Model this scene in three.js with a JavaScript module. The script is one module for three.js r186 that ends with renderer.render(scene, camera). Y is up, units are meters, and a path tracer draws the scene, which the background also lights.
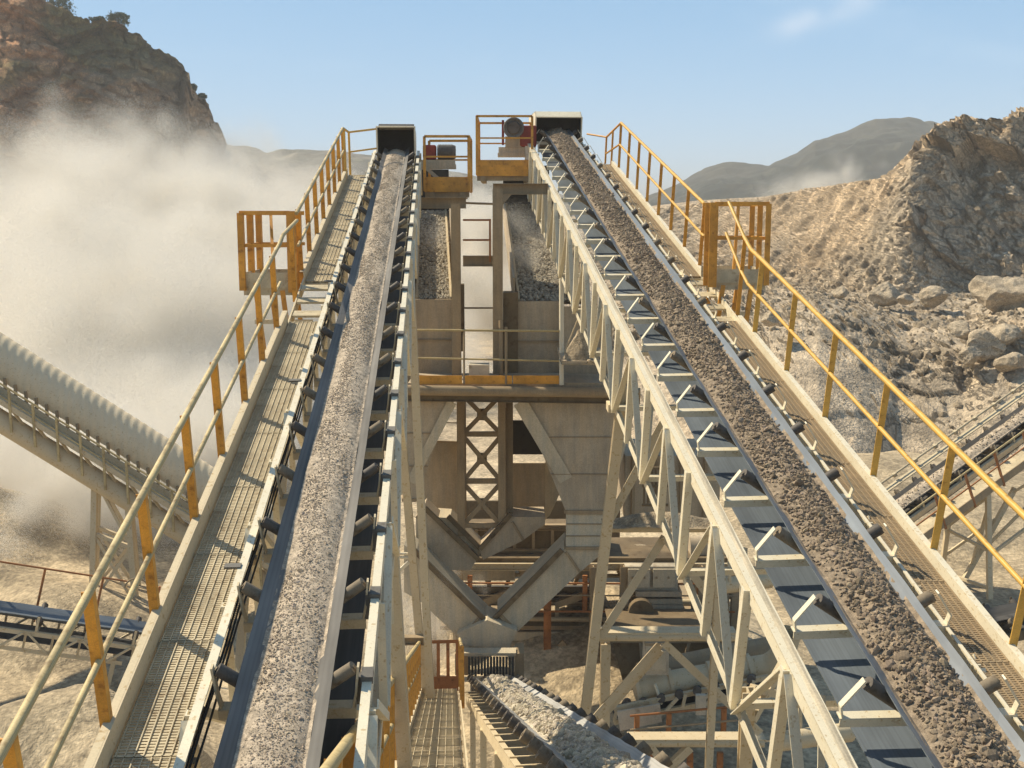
import * as THREE from 'three';
import { mergeGeometries, mergeVertices } from 'three/addons/utils/BufferGeometryUtils.js';
import { RoundedBoxGeometry } from 'three/addons/geometries/RoundedBoxGeometry.js';

// ------------------------------------------------------------------ camera, sky, sun, exposure
const scene = new THREE.Scene();
const H = 11.3, F = 1120, HORIZON = 215;
const pitch = Math.atan((384 - HORIZON) / F);
const camera = new THREE.PerspectiveCamera(2 * Math.atan(384 / F) * 180 / Math.PI, 1024 / 768, 0.1, 6000);
camera.position.set(0, H, 0);
camera.rotation.x = -pitch;
scene.add(camera);

const V = (x, y, z) => new THREE.Vector3(x, y, z);
const EL = 41 * Math.PI / 180, AZ = -47 * Math.PI / 180;             // sun: ahead and to the left
const sunDir = V(Math.sin(AZ) * Math.cos(EL), Math.sin(EL), -Math.cos(AZ) * Math.cos(EL));
const sun = new THREE.DirectionalLight(new THREE.Color().setRGB(1, 0.88, 0.68), 4.7);
sun.position.copy(sunDir).multiplyScalar(150); sun.target.position.set(0, 0, -30);
sun.castShadow = true; sun.shadow.mapSize.set(4096, 4096);
Object.assign(sun.shadow.camera, { left: -90, right: 90, top: 90, bottom: -90, near: 1, far: 400 });
scene.add(sun, sun.target);

const renderer = new THREE.WebGLRenderer({ antialias: true });
renderer.toneMapping = THREE.LinearToneMapping;
renderer.toneMappingExposure = 1.42;
renderer.shadowMap.enabled = true;

// seeded random and noise
function rng(seed) { let a = seed >>> 0; return () => { a = (a + 0x6d2b79f5) | 0; let t = Math.imul(a ^ (a >>> 15), 1 | a); t = (t + Math.imul(t ^ (t >>> 7), 61 | t)) ^ t; return ((t ^ (t >>> 14)) >>> 0) / 4294967296; }; }
const R0 = rng(7);
const hash3 = (x, y, z) => { let h = Math.imul(x, 374761393) ^ Math.imul(y, 668265263) ^ Math.imul(z, 2147483647 ^ 0x5bd1e995); h = Math.imul(h ^ (h >>> 13), 1274126177); return ((h ^ (h >>> 16)) >>> 0) / 4294967296; };
const fade = (t) => t * t * t * (t * (t * 6 - 15) + 10);
function vnoise(x, y, z) {
  const X = Math.floor(x), Y = Math.floor(y), Z = Math.floor(z), u = fade(x - X), v = fade(y - Y), w = fade(z - Z);
  const l = (a, b, t) => a + (b - a) * t;
  return l(l(l(hash3(X, Y, Z), hash3(X + 1, Y, Z), u), l(hash3(X, Y + 1, Z), hash3(X + 1, Y + 1, Z), u), v),
    l(l(hash3(X, Y, Z + 1), hash3(X + 1, Y, Z + 1), u), l(hash3(X, Y + 1, Z + 1), hash3(X + 1, Y + 1, Z + 1), u), v), w) * 2 - 1;
}
function fbm(x, y, z, o = 5) { let s = 0, a = 0.5; for (let i = 0; i < o; i++) { s += a * vnoise(x, y, z); x = x * 2.03 + 11.7; y = y * 2.03 + 5.3; z = z * 2.03 + 7.9; a *= 0.5; } return s; }
function ridged(x, y, z, o = 4) { let s = 0, a = 0.5; for (let i = 0; i < o; i++) { s += a * (1 - 2 * Math.abs(vnoise(x, y, z))); x = x * 2.1 + 3.1; y = y * 2.1 + 8.2; z = z * 2.1 + 1.7; a *= 0.5; } return s; }
const smooth = (a, b, x) => { const t = Math.min(1, Math.max(0, (x - a) / (b - a))); return t * t * (3 - 2 * t); };

{ // the sky: air and a few thin cirrus streaks
  const W = 1024, h = 512, data = new Float32Array(W * h * 4), d = V(0, 0, 0);
  for (let j = 0; j < h; j++) for (let i = 0; i < W; i++) {
    const up = ((j + 0.5) / h - 0.5) * Math.PI, ro = ((i + 0.5) / W - 0.5) * 2 * Math.PI;
    d.set(Math.cos(ro) * Math.cos(up), Math.sin(up), Math.sin(ro) * Math.cos(up));
    const e = Math.max(0, d.y), k = Math.exp(-e * 8.5), k2 = Math.exp(-e * 2.2), c = Math.max(0, d.dot(sunDir));
    const glow = 0.16 * Math.pow(c, 6) + 0.3 * Math.pow(c, 60);
    let r = 0.09 + 0.08 * k2 + 0.4 * k, g = 0.14 + 0.32 * k2 + 0.25 * k, b = 0.24 + 0.56 * k2 + 0.0 * k;
    r += glow; g += glow * 0.93; b += glow * 0.8;
    const cx = d.x / (e + 0.12), cz = d.z / (e + 0.12);
    const ci = Math.max(0, fbm(cx * 0.55 + 3.1, cz * 2.4 + cx * 0.9, 1.5, 5) - 0.17) * 1.1 * smooth(0.06, 0.25, e);
    const pa = Math.atan2(d.x, -d.z) - 0.262, pe = Math.asin(d.y) - 0.163 - pa * 0.28, wis = 0.75 * Math.exp(-(pa * pa) / 0.0016) * Math.exp(-(pe * pe) / 0.00006) * Math.max(0, 0.55 + 1.3 * fbm(pa * 40, pe * 170, 2, 4)); r += wis * 0.3; g += wis * 0.2; b += wis * 0.1;
    r += ci * 0.34; g += ci * 0.27; b += ci * 0.16;
    const o = (j * W + i) * 4; data[o] = r; data[o + 1] = g; data[o + 2] = b; data[o + 3] = 1;
  }
  const t = new THREE.DataTexture(data, W, h, THREE.RGBAFormat, THREE.FloatType);
  t.mapping = THREE.EquirectangularReflectionMapping; t.magFilter = THREE.LinearFilter; t.needsUpdate = true;
  scene.background = t; scene.environment = t;
}
scene.fog = new THREE.FogExp2(new THREE.Color().setRGB(0.95, 0.92, 0.86), 0.0009);

// ------------------------------------------------------------------ materials
function noiseTex(n, fn, colour = true) {
  const data = new Uint8Array(n * n * 4);
  for (let j = 0; j < n; j++) for (let i = 0; i < n; i++) {
    // periodic in both directions: walk round two circles
    const a = i / n * 2 * Math.PI, b = j / n * 2 * Math.PI, v = fn(i / n, j / n, a, b);
    const o = (j * n + i) * 4, q = Array.isArray(v) ? v : [v, v, v];
    for (let c = 0; c < 3; c++) data[o + c] = Math.max(0, Math.min(255, q[c] * 255)); data[o + 3] = 255;
  }
  const t = new THREE.DataTexture(data, n, n, THREE.RGBAFormat); t.wrapS = t.wrapT = THREE.RepeatWrapping;
  t.magFilter = THREE.LinearFilter; t.minFilter = THREE.LinearMipmapLinearFilter; t.generateMipmaps = true;
  if (colour) t.colorSpace = THREE.SRGBColorSpace; t.needsUpdate = true; return t;
}
// tileable value noise on a lattice of p cells
const tnoise = (u, v, p, s) => { const x = u * p, y = v * p, X = Math.floor(x), Y = Math.floor(y), a = fade(x - X), b = fade(y - Y), m = (k) => ((k % p) + p) % p, h = (i, j) => hash3(m(i), m(j), s); return (h(X, Y) * (1 - a) + h(X + 1, Y) * a) * (1 - b) + (h(X, Y + 1) * (1 - a) + h(X + 1, Y + 1) * a) * b; };
const tfbm = (u, v, p, s, o = 5) => { let r = 0, a = 0.5, n = 0; for (let i = 0; i < o; i++) { r += a * tnoise(u, v, p, s + i); n += a; p *= 2; a *= 0.55; } return r / n; };
const streak = noiseTex(512, (u, v) => { const f = tfbm(u, v, 3, 3, 6), a = tfbm(u * 3, v * 0.3333, 9, 17, 5), b = tfbm(u * 8, v * 0.5, 8, 27, 4), sp = tnoise(u, v, 170, 33), l = 0.8 + 0.22 * (f - 0.5) + 0.13 * (a - 0.5) + 0.06 * (b - 0.5) + 0.1 * (sp - 0.5); return [l, l * (0.985 - 0.05 * (a - 0.5)), l * (0.96 - 0.12 * (a - 0.5))]; });
const grime = noiseTex(512, (u, v) => { const f = tfbm(u, v, 4, 1, 6), st = tfbm(u * 1, v, 8, 9, 4), k = Math.pow(Math.max(0, tfbm(u, v, 16, 30, 4) - 0.56) * 5, 1.3); const l = 0.84 + 0.26 * (f - 0.5) + 0.08 * (st - 0.5) + 0.1 * (tnoise(u, v, 200, 77) - 0.5); return [l - k * 0.1, l * 0.985 - k * 0.12, l * 0.955 - k * 0.14]; });
const paintTex = noiseTex(512, (u, v) => { const f = tfbm(u, v, 3, 201, 6), sp = tnoise(u, v, 220, 207), ch = Math.max(0, tfbm(u, v, 40, 211, 3) - 0.68) * 4, l = 0.93 + 0.1 * (f - 0.5) + 0.06 * (sp - 0.5) - 0.17 * ch; return [l, l * (0.99 - 0.1 * ch), l * (0.97 - 0.25 * ch)]; });
const grimeRough = noiseTex(256, (u, v) => 0.75 + 0.5 * (tfbm(u, v, 8, 40, 5) - 0.5), false);
const soilTex = noiseTex(1024, (u, v) => { const f = tfbm(u, v, 6, 50, 7), g = tfbm(u, v, 64, 60, 3), l = 0.8 + 0.5 * (f - 0.5) + 0.42 * (g - 0.5); return [l, l * 0.985, l * 0.96]; });
const soilBump = noiseTex(1024, (u, v) => 0.55 * tfbm(u, v, 8, 70, 7) + 0.45 * tfbm(u, v, 72, 80, 4), false);
const beltTex = noiseTex(512, (u, v) => { const f = tfbm(u, v, 5, 90, 5), s = tnoise(u, 0.3, 96, 95); const l = 0.78 + 0.3 * (f - 0.5) + 0.07 * (s - 0.5); return [l, l, l]; });
const rep = (t, r, ry = r) => { const c = t.clone(); c.repeat.set(r, ry); c.needsUpdate = true; return c; };
const s2 = rep(streak, 0.5), g3 = rep(grime, 0.45), g1 = rep(grime, 1.1), gr = rep(grimeRough, 0.8);
const col = (r, g, b) => new THREE.Color().setRGB(r, g, b);
function mat(name, c, rough, map, extra = {}) { const m = new THREE.MeshStandardMaterial({ color: col(...c), roughness: rough, map, ...extra }); m.name = name; return m; }
const M = {
  cream: mat('cream_paint', [0.84, 0.77, 0.59], 0.6, rep(paintTex, 0.9), { roughnessMap: gr }),
  creamDull: mat('dusty_cream_paint', [0.68, 0.57, 0.38], 0.8, rep(paintTex, 0.6)),
  brown: mat('dust_covered_steel', [0.52, 0.4, 0.25], 0.92, s2),
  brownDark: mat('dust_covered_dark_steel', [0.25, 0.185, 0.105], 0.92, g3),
  plate: mat('dusty_plate', [0.7, 0.58, 0.415], 0.9, s2),
  plateLight: mat('dusty_light_plate', [0.82, 0.72, 0.53], 0.88, s2),
  yellow: mat('yellow_paint', [0.85, 0.4, 0.045], 0.5, g1),
  yellowRail: mat('yellow_rail_paint', [0.92, 0.55, 0.11], 0.5, g1),
  railPale: mat('dusty_rail_paint', [0.68, 0.54, 0.27], 0.65, g1),
  rust: mat('rusty_orange_paint', [0.5, 0.2, 0.06], 0.8, g1),
  belt: mat('rubber_belt', [0.12, 0.11, 0.095], 0.9, rep(beltTex, 1, 0.25)),
  beltLight: mat('dusty_rubber_belt', [0.25, 0.235, 0.21], 0.95, rep(beltTex, 1, 0.25)),
  beltBlue: mat('bare_return_belt', [0.215, 0.25, 0.28], 0.42, rep(beltTex, 0.8, 0.2)),
  roller: mat('dusty_roller', [0.14, 0.12, 0.1], 0.7, g1),
  rollerDusty: mat('dust_caked_roller', [0.34, 0.28, 0.2], 0.9, g1),
  galv: mat('galvanised_steel', [0.66, 0.57, 0.39], 0.65, g1),
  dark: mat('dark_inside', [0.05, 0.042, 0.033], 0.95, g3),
  rubber: mat('black_rubber_strip', [0.035, 0.045, 0.05], 0.7, g1),
  red: mat('red_motor_paint', [0.36, 0.05, 0.025], 0.6, g1),
  grey: mat('grey_motor_paint', [0.2, 0.19, 0.17], 0.7, g1),
  white: mat('white_painted_sheet', [0.7, 0.63, 0.5], 0.75, g3),
  dust: mat('settled_dust', [0.56, 0.46, 0.32], 1, rep(soilTex, 0.8), { bumpMap: rep(soilBump, 0.8), bumpScale: 0.04 }),
  soil: mat('quarry_soil', [0.62, 0.51, 0.345], 1, rep(soilTex, 0.16), { bumpMap: rep(soilBump, 0.3), bumpScale: 0.05, vertexColors: true }),
  sand: mat('pale_sand', [0.6, 0.51, 0.37], 1, rep(soilTex, 0.2), { bumpMap: rep(soilBump, 0.25), bumpScale: 0.07 }),
  rock: mat('quarry_rock', [0.63, 0.52, 0.37], 1, rep(soilTex, 0.13), { bumpMap: rep(soilBump, 0.17), bumpScale: 0.16, vertexColors: true }),
  boulder: mat('boulder_stone', [0.64, 0.53, 0.38], 1, rep(soilTex, 0.5), { bumpMap: rep(soilBump, 0.5), bumpScale: 0.08 }),
  hill: mat('hill_scrub', [0.5, 0.5, 0.5], 1, rep(soilTex, 0.01), { vertexColors: true }),
  leaf: new THREE.MeshPhysicalMaterial({ color: col(0.075, 0.09, 0.035), roughness: 0.9, side: THREE.DoubleSide }),
  bark: mat('bark', [0.16, 0.12, 0.08], 1, g1),
};
const stoneMat = (name, c) => { const m = new THREE.MeshStandardMaterial({ color: col(...c), roughness: 1, map: rep(soilTex, 3) }); m.name = name; return m; };
M.stoneDark = stoneMat('crushed_brown_stone', [0.42, 0.335, 0.24]); M.stoneFine = stoneMat('crushed_tan_stone', [0.65, 0.55, 0.425]); M.stonePale = stoneMat('crushed_pale_stone', [0.78, 0.71, 0.57]);

// ------------------------------------------------------------------ helpers
const used = new Map();
function numbered(name) { const n = used.get(name) || 0; used.set(name, n + 1); return n ? name + '_' + String(n).padStart(3, '0') : name; }
function tag(o, label, category, group, kind) { if (label) o.userData.label = label; if (category) o.userData.category = category; if (group) o.userData.group = group; if (kind) o.userData.kind = kind; return o; }
const drop = (py) => (py - 384) / F * Math.cos(pitch) + Math.sin(pitch);
const camR = V(1, 0, 0), camF = V(0, -Math.sin(pitch), -Math.cos(pitch)), camU = V(0, Math.cos(pitch), -Math.sin(pitch));
// a place of the quarry sighted from the viewpoint (survey): direction by picture coordinates, distance along the view axis in metres
function at(px, py, depth) { return V(0, H, 0).addScaledVector(camF, depth).addScaledVector(camR, (px - 512) / F * depth).addScaledVector(camU, (384 - py) / F * depth); }
const ground = (p) => V(p.x, 0, p.z);
function prep(g) {
  g = g.index ? g.toNonIndexed() : g; for (const k of Object.keys(g.attributes)) if (!['position', 'normal'].includes(k)) g.deleteAttribute(k);
  return g;
}
function boxUV(g, s = 1) {
  const p = g.attributes.position, n = g.attributes.normal, uv = new Float32Array(p.count * 2);
  for (let i = 0; i < p.count; i++) {
    const x = Math.abs(n.getX(i)), y = Math.abs(n.getY(i)), z = Math.abs(n.getZ(i));
    let a, b; if (y >= x && y >= z) { a = p.getX(i); b = p.getZ(i); } else if (x >= z) { a = p.getZ(i); b = p.getY(i); } else { a = p.getX(i); b = p.getY(i); }
    uv[i * 2] = a * s; uv[i * 2 + 1] = b * s;
  }
  g.setAttribute('uv', new THREE.BufferAttribute(uv, 2)); return g;
}
function join(list) { const l = [list].flat(Infinity).map(prep); const g = l.length > 1 ? mergeGeometries(l) : l[0]; return boxUV(g); }
function mesh(name, geos, m, parent) {
  const o = new THREE.Mesh(join(geos), m); o.name = name; o.castShadow = o.receiveShadow = true; if (parent) parent.add(o); return o;
}
function copyMesh(src, parent, pos, quat) { const o = new THREE.Mesh(src.geometry, src.material); o.name = src.name; o.castShadow = o.receiveShadow = true; if (pos) o.position.copy(pos); if (quat) o.quaternion.copy(quat); parent.add(o); for (const c of src.children) o.add(c.clone()); return o; }
function thing(name, base, label, category, group) {
  const o = new THREE.Group(); o.name = numbered(name); o.position.copy(base); scene.add(o); tag(o, label, category, group);
  // a part given in world coordinates
  o.userData.base = undefined;
  return o;
}
function part(name, geos, m, parent) { // geometry given in world places, parent at parent.position (unrotated)
  const off = V(0, 0, 0); let p = parent; while (p && p !== scene) { off.add(p.position); p = p.parent; }
  const g = join(geos); g.translate(-off.x, -off.y, -off.z);
  const o = new THREE.Mesh(g, m); o.name = name; o.castShadow = o.receiveShadow = true; parent.add(o); return o;
}
function box(w, h, d, x = 0, y = 0, z = 0) { return new THREE.BoxGeometry(w, h, d).translate(x, y, z); }
function beam(a, b, w, h, up = V(0, 1, 0)) {
  const d = b.clone().sub(a), L = d.length(); d.normalize(); let s = d.clone().cross(up); if (s.lengthSq() < 1e-6) s = d.clone().cross(V(1, 0, 0.01)); s.normalize(); const t = s.clone().cross(d).normalize();
  const g = new THREE.BoxGeometry(w, h, L); const m = new THREE.Matrix4().makeBasis(s, t, d.clone().negate()); m.setPosition(a.clone().add(b).multiplyScalar(0.5)); return g.applyMatrix4(m);
}
// I section or channel beam: two flanges and a web
function ibeam(a, b, w, h, up = V(0, 1, 0), t = 0.016) {
  const d = b.clone().sub(a).normalize(); let s = d.clone().cross(up); if (s.lengthSq() < 1e-6) s = d.clone().cross(V(1, 0, 0.01)); s.normalize(); const n = s.clone().cross(d).normalize();
  const o = n.clone().multiplyScalar(h / 2 - t / 2);
  return [beam(a.clone().add(o), b.clone().add(o), w, t, up), beam(a.clone().sub(o), b.clone().sub(o), w, t, up), beam(a, b, t, h - 2 * t, up)];
}
function angle(a, b, w, up = V(0, 1, 0), t = 0.01) { // L section
  const d = b.clone().sub(a).normalize(); let s = d.clone().cross(up); if (s.lengthSq() < 1e-6) s = d.clone().cross(V(1, 0, 0.01)); s.normalize(); const n = s.clone().cross(d).normalize();
  const q = (x, y) => [a.clone().addScaledVector(s, x).addScaledVector(n, y), b.clone().addScaledVector(s, x).addScaledVector(n, y)];
  const A = q(0, w / 2 - t / 2), B = q(w / 2 - t / 2, -t / 2);
  return [beam(A[0], A[1], w, t, up), beam(B[0], B[1], t, w - t, up)];
}
function tube(a, b, r, seg = 8) {
  const d = b.clone().sub(a), g = new THREE.CylinderGeometry(r, r, d.length(), seg, 1, false);
  g.applyQuaternion(new THREE.Quaternion().setFromUnitVectors(V(0, 1, 0), d.normalize())); const c = a.clone().add(b).multiplyScalar(0.5); return g.translate(c.x, c.y, c.z);
}
// flat plate with thickness from a polygon of world points (planar), thickness t pushed along the given direction
function plate(pts, dir) {
  const n = pts.length, pos = [], tri = (a, b, c) => pos.push(...a.toArray(), ...b.toArray(), ...c.toArray()), q = pts.map((p) => p.clone().add(dir));
  const nn = pts[1].clone().sub(pts[0]).cross(pts[2].clone().sub(pts[0])), flip = nn.dot(dir) > 0;
  const T = (a, b, c) => flip ? tri(a, c, b) : tri(a, b, c);
  for (let i = 1; i < n - 1; i++) { T(pts[0], pts[i], pts[i + 1]); T(q[0], q[i + 1], q[i]); }
  for (let i = 0; i < n; i++) { const j = (i + 1) % n; T(pts[j], pts[i], q[i]); T(pts[j], q[i], q[j]); }
  const g = new THREE.BufferGeometry(); g.setAttribute('position', new THREE.Float32BufferAttribute(pos, 3)); g.computeVertexNormals(); return g;
}
// a box standing in the place between picture corners at a distance, going back by 'back' metres
function slab(x0, y0, x1, y1, depth, back) {
  const a = at(x0, y0, depth), b = at(x1, y1, depth); const w = Math.abs(b.x - a.x), h = Math.abs(a.y - b.y), z = (a.z + b.z) / 2;
  return box(w, h, back, (a.x + b.x) / 2, (a.y + b.y) / 2, z - back / 2);
}
function rockGeo(r, detail, seed, sq = 0.35) { // an angular stone of about radius r
  let g = new THREE.IcosahedronGeometry(1, detail); g.deleteAttribute('uv'); g.deleteAttribute('normal'); g = mergeVertices(g, 1e-4);
  const rr = rng(seed), planes = []; for (let i = 0; i < 9; i++) { const v = V(rr() * 2 - 1, rr() * 2 - 1, rr() * 2 - 1).normalize(); planes.push([v, 0.48 + 0.34 * rr()]); }
  const p = g.attributes.position, v = V(0, 0, 0);
  for (let i = 0; i < p.count; i++) {
    v.fromBufferAttribute(p, i); let k = 1; for (const [n, d] of planes) { const c = v.dot(n); if (c > 0.01) k = Math.min(k, d / c); }
    k *= 1 + 0.07 * vnoise(v.x * 3 + seed, v.y * 3, v.z * 3) + 0.05 * vnoise(v.x * 8, v.y * 8 + seed, v.z * 8); v.multiplyScalar(k * r); v.y *= 1 - sq * 0.5; p.setXYZ(i, v.x, v.y, v.z);
  }
  g = g.toNonIndexed(); g.computeVertexNormals(); return boxUV(g, 1);
}
function atZ(px, py, z) { const d = camF.clone().addScaledVector(camR, (px - 512) / F).addScaledVector(camU, (384 - py) / F); return V(0, H, 0).addScaledVector(d, z / d.z); }
// flat-fronted solid with an outline sighted from the viewpoint, standing at the plane z and going back
function poly(pts, depth, back) {
  const z = at(512, pts[0][1], depth).z, s = new THREE.Shape(pts.map(([x, y]) => { const p = atZ(x, y, z); return new THREE.Vector2(p.x, p.y); }));
  return new THREE.ExtrudeGeometry(s, { depth: back, bevelEnabled: false }).translate(0, 0, z - back);
}
// ------------------------------------------------------------------ the setting: ground, cliffs, hills
function interp(tab, x, k) { // piecewise smooth table: rows [x, ...values]
  if (x <= tab[0][0]) return tab[0][k]; const n = tab.length - 1; if (x >= tab[n][0]) return tab[n][k];
  let i = 0; while (x > tab[i + 1][0]) i++; const t = (x - tab[i][0]) / (tab[i + 1][0] - tab[i][0]); return tab[i][k] + (tab[i + 1][k] - tab[i][k]) * t;
}
// angular broken-block relief: each irregular cell is a tilted facet of its own
function blocky(x, y, z, s) {
  x *= s; y *= s; z *= s; const X = Math.floor(x), Y = Math.floor(y), Z = Math.floor(z); let best = 9, bi = 0, bj = 0, bk = 0, bx = 0, by = 0, bz = 0;
  for (let i = -1; i < 2; i++) for (let j = -1; j < 2; j++) for (let k = -1; k < 2; k++) { const a = X + i, b = Y + j, c = Z + k, dx = x - a - hash3(a, b, c), dy = y - b - hash3(a + 91, b, c), dz = z - c - hash3(a, b + 57, c), d = dx * dx + dy * dy + dz * dz; if (d < best) { best = d; bi = a; bj = b; bk = c; bx = dx; by = dy; bz = dz; } }
  return hash3(bi, bj, bk + 33) - 0.5 + 1.1 * (bx * (hash3(bi + 5, bj, bk) - 0.5) + by * (hash3(bi, bj + 5, bk) - 0.5) + bz * (hash3(bi, bj, bk + 5) - 0.5));
}
function gridMesh(name, nu, nv, fn, colour, m) { // fn(u, v) -> place; colour(place, normal) -> [r, g, b] tint
  const pos = new Float32Array((nu + 1) * (nv + 1) * 3), idx = [];
  for (let j = 0; j <= nv; j++) for (let i = 0; i <= nu; i++) fn(i / nu, j / nv).toArray(pos, (j * (nu + 1) + i) * 3);
  for (let j = 0; j < nv; j++) for (let i = 0; i < nu; i++) { const a = j * (nu + 1) + i, b = a + 1, c = a + nu + 1, d = c + 1; idx.push(a, b, c, b, d, c); }
  const g = new THREE.BufferGeometry(); g.setAttribute('position', new THREE.BufferAttribute(pos, 3)); g.setIndex(idx); g.computeVertexNormals();
  const n = g.attributes.normal, c = new Float32Array(pos.length), p = V(0, 0, 0), q = V(0, 0, 0);
  for (let i = 0; i < n.count; i++) { p.fromArray(pos, i * 3); q.fromBufferAttribute(n, i); colour(p, q).forEach((x, k) => { c[i * 3 + k] = x; }); }
  g.setAttribute('color', new THREE.BufferAttribute(c, 3)); boxUV(g);
  const o = new THREE.Mesh(g, m); o.name = name; o.receiveShadow = o.castShadow = true; scene.add(o); tag(o, null, null, null, 'structure'); return o;
}
// sand heaps on the yard: [place, radius, height]
const HEAPS = [[at(-5, 700, 21.5), 4.0, 1.4], [at(95, 690, 22.5), 2.6, 1.1], [at(60, 600, 31), 3.6, 1.2], [at(-20, 580, 37), 6, 2.6], [at(150, 745, 20), 2.6, 0.9], [at(610, 700, 30), 5, 1.5], [at(420, 640, 33), 5, 1.8], [at(-60, 590, 52), 9, 2.5], [at(880, 520, 46), 9, 1.6]];
function groundY(x, z) {
  let y = 0.25 * fbm(x * 0.08, 0.3, z * 0.08, 4) + 0.06 * fbm(x * 0.7, 3.3, z * 0.7, 3);
  for (const [p, r, h] of HEAPS) { const d = Math.hypot(x - p.x, z - p.z) * (1 + 0.16 * fbm(x * 0.35, 1.7, z * 0.35, 3)) / r; if (d < 1.25) { const k = Math.max(0, 1 - d); y += h * (k < 0.12 ? k : k + 0) * smooth(1.25, 0.7, d) + 0.05 * h * smooth(1.25, 0.6, d) * (1 + fbm(x * 0.9, 7, z * 0.9, 3)); } }
  // the ground climbs gently behind the plant
  y += 0.045 * Math.max(0, -z - 60) * smooth(-70, 0, x) + 0.02 * Math.max(0, -z - 90);
  return y;
}
{
  const S = (t) => { const k = t * 2 - 1; return Math.sign(k) * (Math.abs(k) * 46 + Math.pow(Math.abs(k), 6) * 2400); };
  gridMesh('ground', 420, 420, (u, v) => { const x = S(u) - 4, z = -34 - S(v); const far = smooth(150, 500, Math.hypot(x, z)); return V(x, groundY(x, z) * (1 - far) + far * -2, z); },
    (p) => { const w = smooth(-34, -50, p.z) * smooth(6, -6, p.x), a = 1 + 0.16 * w + (0.22 - 0.12 * w) * fbm(p.x * 0.12, 2, p.z * 0.12, 4); return [a, a * 0.99, a * (0.97 + 0.05 * w)]; }, M.soil).material = M.soil;
}
// the quarry face to the right: columns [bearing, foot, crest, ledge back, mid face, ridge] as [distance, picture height] pairs; the foot stands on the ground
const RC0 = [ // px, foot d, crest d, py, ledge d, py, mid d, py, ridge d, py
  [560, 46, 78, 330, 128, 268, 140, 245, 152, 226], [640, 42, 72, 315, 118, 276, 130, 242, 142, 213], [700, 40, 67, 315, 110, 281, 121, 240, 132, 204],
  [760, 39, 63, 306, 101, 285, 109, 240, 118, 200], [820, 39, 61, 303, 92, 290, 98, 238, 106, 189], [860, 41, 60, 318, 86, 293, 91, 232, 97, 181], [885, 43, 59, 335, 83, 293, 87.5, 225, 93, 178],
  [900, 46, 58, 348, 82, 294, 86, 220, 91, 166], [912, 46, 58, 350, 82, 294, 85.5, 215, 90, 156], [925, 46, 58, 345, 82.5, 294, 86, 210, 90, 143], [945, 46, 57, 350, 83.5, 293, 87, 212, 90.5, 123], [965, 45, 57, 352, 84, 292, 88, 215, 92, 119],
  [985, 45, 56, 342, 84, 292, 88, 216, 92, 122], [1000, 45, 56, 330, 84, 291, 88, 214, 91.5, 124], [1014, 45, 56, 326, 84, 290, 87.5, 213, 91, 119], [1060, 44, 55, 322, 82, 288, 89, 205, 96, 104], [1180, 42, 53, 315, 80, 285, 88, 200, 98, 95], [1400, 42, 52, 310, 78, 280, 86, 200, 98, 90]];
gridMesh('quarry_face', 560, 430, (u, v) => {
  const px = 560 + 840 * Math.pow(u, 1.35) * (1) , c = (k) => interp(RC0, px, k);
  const foot = at(px, 400, c(1)); foot.y = -1.2;
  const P = [foot, at(px, c(3), c(2)), at(px, c(5), c(4)), at(px, c(7), c(6)), at(px, c(9), c(8)), V(0, 0, 0)];
  P[5].copy(P[4]).addScaledVector(V(P[4].x, 0, P[4].z).normalize(), 45); P[5].y += 1;
  const W = [0, 0.24, 0.42, 0.66, 0.9, 1.0]; let i = 0; while (i < 4 && v > W[i + 1]) i++;
  const t = (v - W[i]) / (W[i + 1] - W[i]), p = P[i].clone().lerp(P[i + 1], t), sm = [0, 0.04, 0.04, 0, 0][i];
  // rock relief: big buttresses, ledges, broken blocks; smoother scooped wall low down
  const cliffy = smooth(880, 935, px), low = 1 - smooth(0.1, 0.2, v);
  const dir = V(-0.55, 0.45, 0.62).normalize(), q = p;
  const edge = smooth(0, 0.05, v) * (1 - smooth(0.91, 1, v));
  const rub = smooth(0.14, 0.26, v) * (1 - smooth(0.5, 0.8, v) * (1 - cliffy) * 0.55);
  const hi = cliffy * smooth(0.42, 0.5, v), scree = smooth(0.4, 0.48, v) * (1 - cliffy), wx = q.x + 1.5 * fbm(q.x * 0.15, q.y * 0.15, q.z * 0.15, 2), wz = q.z + 1.5 * fbm(q.z * 0.15, 4, q.x * 0.15, 2), fl = 0.25 * wx - 0.15 * wz;
  let d = (0.5 + 2.6 * hi) * fbm(q.x * 0.08, q.y * 0.06, q.z * 0.08, 3) + (0.25 + 2.1 * hi) * blocky(wx, q.y * 1.25 + fl, wz, 0.16) + (0.3 + 0.75 * hi) * (1 - 0.6 * scree) * blocky(wx, q.y * 1.3 + fl, wz, 0.45);
  d += (0.34 + 0.12 * hi) * (0.15 + rub) * (1 - 0.5 * scree) * blocky(wx, q.y * 1.2, wz, 1.15) + 0.12 * fbm(q.x * 1.6, q.y * 1.6, q.z * 1.6, 3);
  d += scree * (0.5 * fbm(q.z * 0.5 + q.x * 0.2, q.y * 0.06, 3, 4) + 0.3 * vnoise(q.z * 1.3, q.y * 0.15, q.x * 1.3)) + 0.16 * (0.2 + rub) * blocky(q.x, q.y, q.z, 2.6);
  d *= (1 - 0.4 * low);
  return p.addScaledVector(dir, d * edge * 1.0 + sm);
}, (p, n) => {
  const f = fbm(p.x * 0.06, p.y * 0.09, p.z * 0.06, 4), g = fbm(p.x * 0.4, p.y * 0.4, p.z * 0.4, 3); const warm = smooth(-0.1, 0.35, f + 0.02 * (p.y - 8));
  const l = 1 + 0.25 * g + 0.14 * f; return [l * (1.0 + 0.1 * warm), l * (1.0 + 0.02 * warm), l * (1.02 - 0.08 * warm)];
}, M.rock);
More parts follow.
